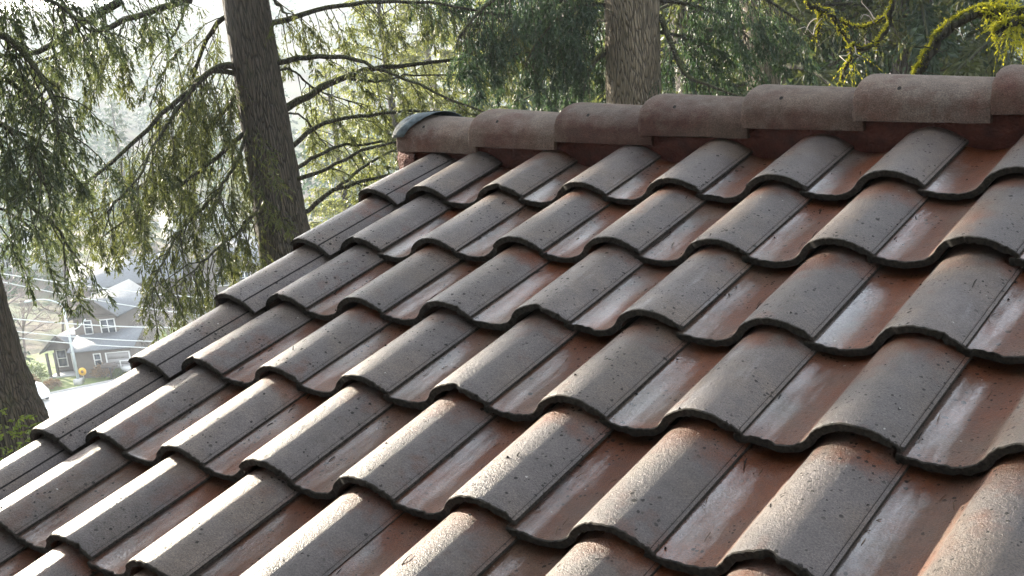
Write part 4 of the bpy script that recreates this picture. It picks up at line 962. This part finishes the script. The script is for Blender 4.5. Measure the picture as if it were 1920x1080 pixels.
# bare trees behind the house
def bare_tree(seed, Ht, mt, spread=.55, depth=5, thin=.012):
    r = np.random.default_rng(seed); mb = MB()
    def grow(p, d, L, r0, lev):
        n = 4; s = [p]
        for i in range(n): d = unit(d + r.normal(0, .13, 3) + [0, 0, .05]); s.append(s[-1] + d * L / n)
        mb.tube(np.array(s), np.linspace(r0, r0 * .65, n + 1), 6 if lev < 2 else 3, cap=False)
        if lev >= depth: return
        for k_ in range(3 if lev else 5):
            j = r.integers(2, n + 1); nd = unit(d + r.normal(0, spread, 3)); grow(s[j], nd, L * r.uniform(.55, .8), max(thin, r0 * .55), lev + 1)
    grow(np.array([0, 0, -.2]), np.array([0, 0, 1.0]), Ht * .34, Ht * .016, 0)
    return mb.mesh('branches', mt, False)
bt = [bare_tree(91, 11, M_TWIG), bare_tree(92, 12, M_TWIG, .6), bare_tree(93, 6, M_WHTWIG, .7, 5, .014)]
for i, (a, b, k_, sc, lab) in enumerate([(-6.5, 14, 0, 1.0, 'bare brown tree behind the street lamp arm'), (-11, 20, 1, 1.0, 'bare brown tree at the far left behind the wires'), (-2.5, 19, 1, .95, 'bare brown tree just left of the house peak'),
        (2, 34, 0, 1.1, 'bare tree behind the neighbouring roof'), (10, 30, 1, 1.1, 'bare tree right of the neighbouring roof'), (-9, 34, 0, 1.2, 'bare tree high behind the left foliage'),
        (6.3, -1.2, 2, .95, 'pale leafless shrub tree in front of the garage'), (8.2, 1.2, 2, 1.15, 'pale leafless shrub tree right of the garage'), (5.2, 2.8, 2, 1.25, 'pale leafless tree against the grey roof'), (9.5, -3.2, 2, .9, 'pale leafless shrub tree at the roof edge')]):
    p = vloc(a, b); o = thing('bare_tree', lab, 'tree', (p[0], p[1], ground_z(p)), i * 1.3, 'leafless trees round the grey house'); o.scale = (sc,) * 3
    obj('branches', bt[k_], o)

# the far wood on the slopes: reads as one mass
def far_wood():
    r = np.random.default_rng(5); ch = []; protos = []
    for s in range(3):
        c_ = []; rr_ = np.random.default_rng(60 + s)
        for i in range(44):
            q = i / 44; z = .1 + .9 * q; L = .17 * (1 - q) ** .8 + .012
            p_ = branch_path(np.array([0, 0, z]), i * 2.4, L, .05, .35, 5, rr_)
            dress(p_, c_, None, 60 if L > .05 else 160, (.03, .08), .35, .4, 4, .035, .009, .1, 1.0, rr_)
        protos.append(np.concatenate(c_))
    cnt = 0
    while cnt < 600:
        az = rad(r.uniform(84, 176)); R_ = 140 + 560 * r.random() ** 1.5
        x, y = CAMV[0] + R_ * math.cos(az), CAMV[1] + R_ * math.sin(az)
        d = np.array([x - HB[0], y - HB[1]]); fb_ = d @ FR[:2]; sb = d @ RT[:2]
        if -18 < sb < 26 and fb_ < 50: continue
        H_ = r.uniform(14, 27) * (.8 if R_ < 250 else 1); a = r.uniform(0, 6.28); c_, s_ = math.cos(a), math.sin(a)
        V = protos[cnt % 3] * [H_ * 1.25, H_ * 1.25, H_]; V = np.stack([V[:, 0] * c_ - V[:, 1] * s_ + x, V[:, 0] * s_ + V[:, 1] * c_ + y, V[:, 2] + float(height(x, y)) - .5], 1)
        ch.append(V); cnt += 1
    me = quads_mesh('far_wood', ch, M_FOREST)
    return tag(obj('far_wood', me), 'hazy blue green conifer wood on the far slopes', 'wood', kind='stuff')
far_wood()

# ---------------------------------------------------------------- the air
def haze():
    mb = MB(); mb.box(-1700, 1700, -1700, 1700, -24, 112)
    m_, t_, o_ = mat('air'); pv = N(t_, 'VolumePrincipled', Density=.00065); pv.inputs['Color'].default_value = (.86, .93, 1.0, 1); pv.inputs['Anisotropy'].default_value = 0.0
    t_.links.new(pv.outputs[0], o_.inputs['Volume'])
    return tag(mb.build('haze', m_), 'thin pale air between the trees', kind='stuff')
haze()
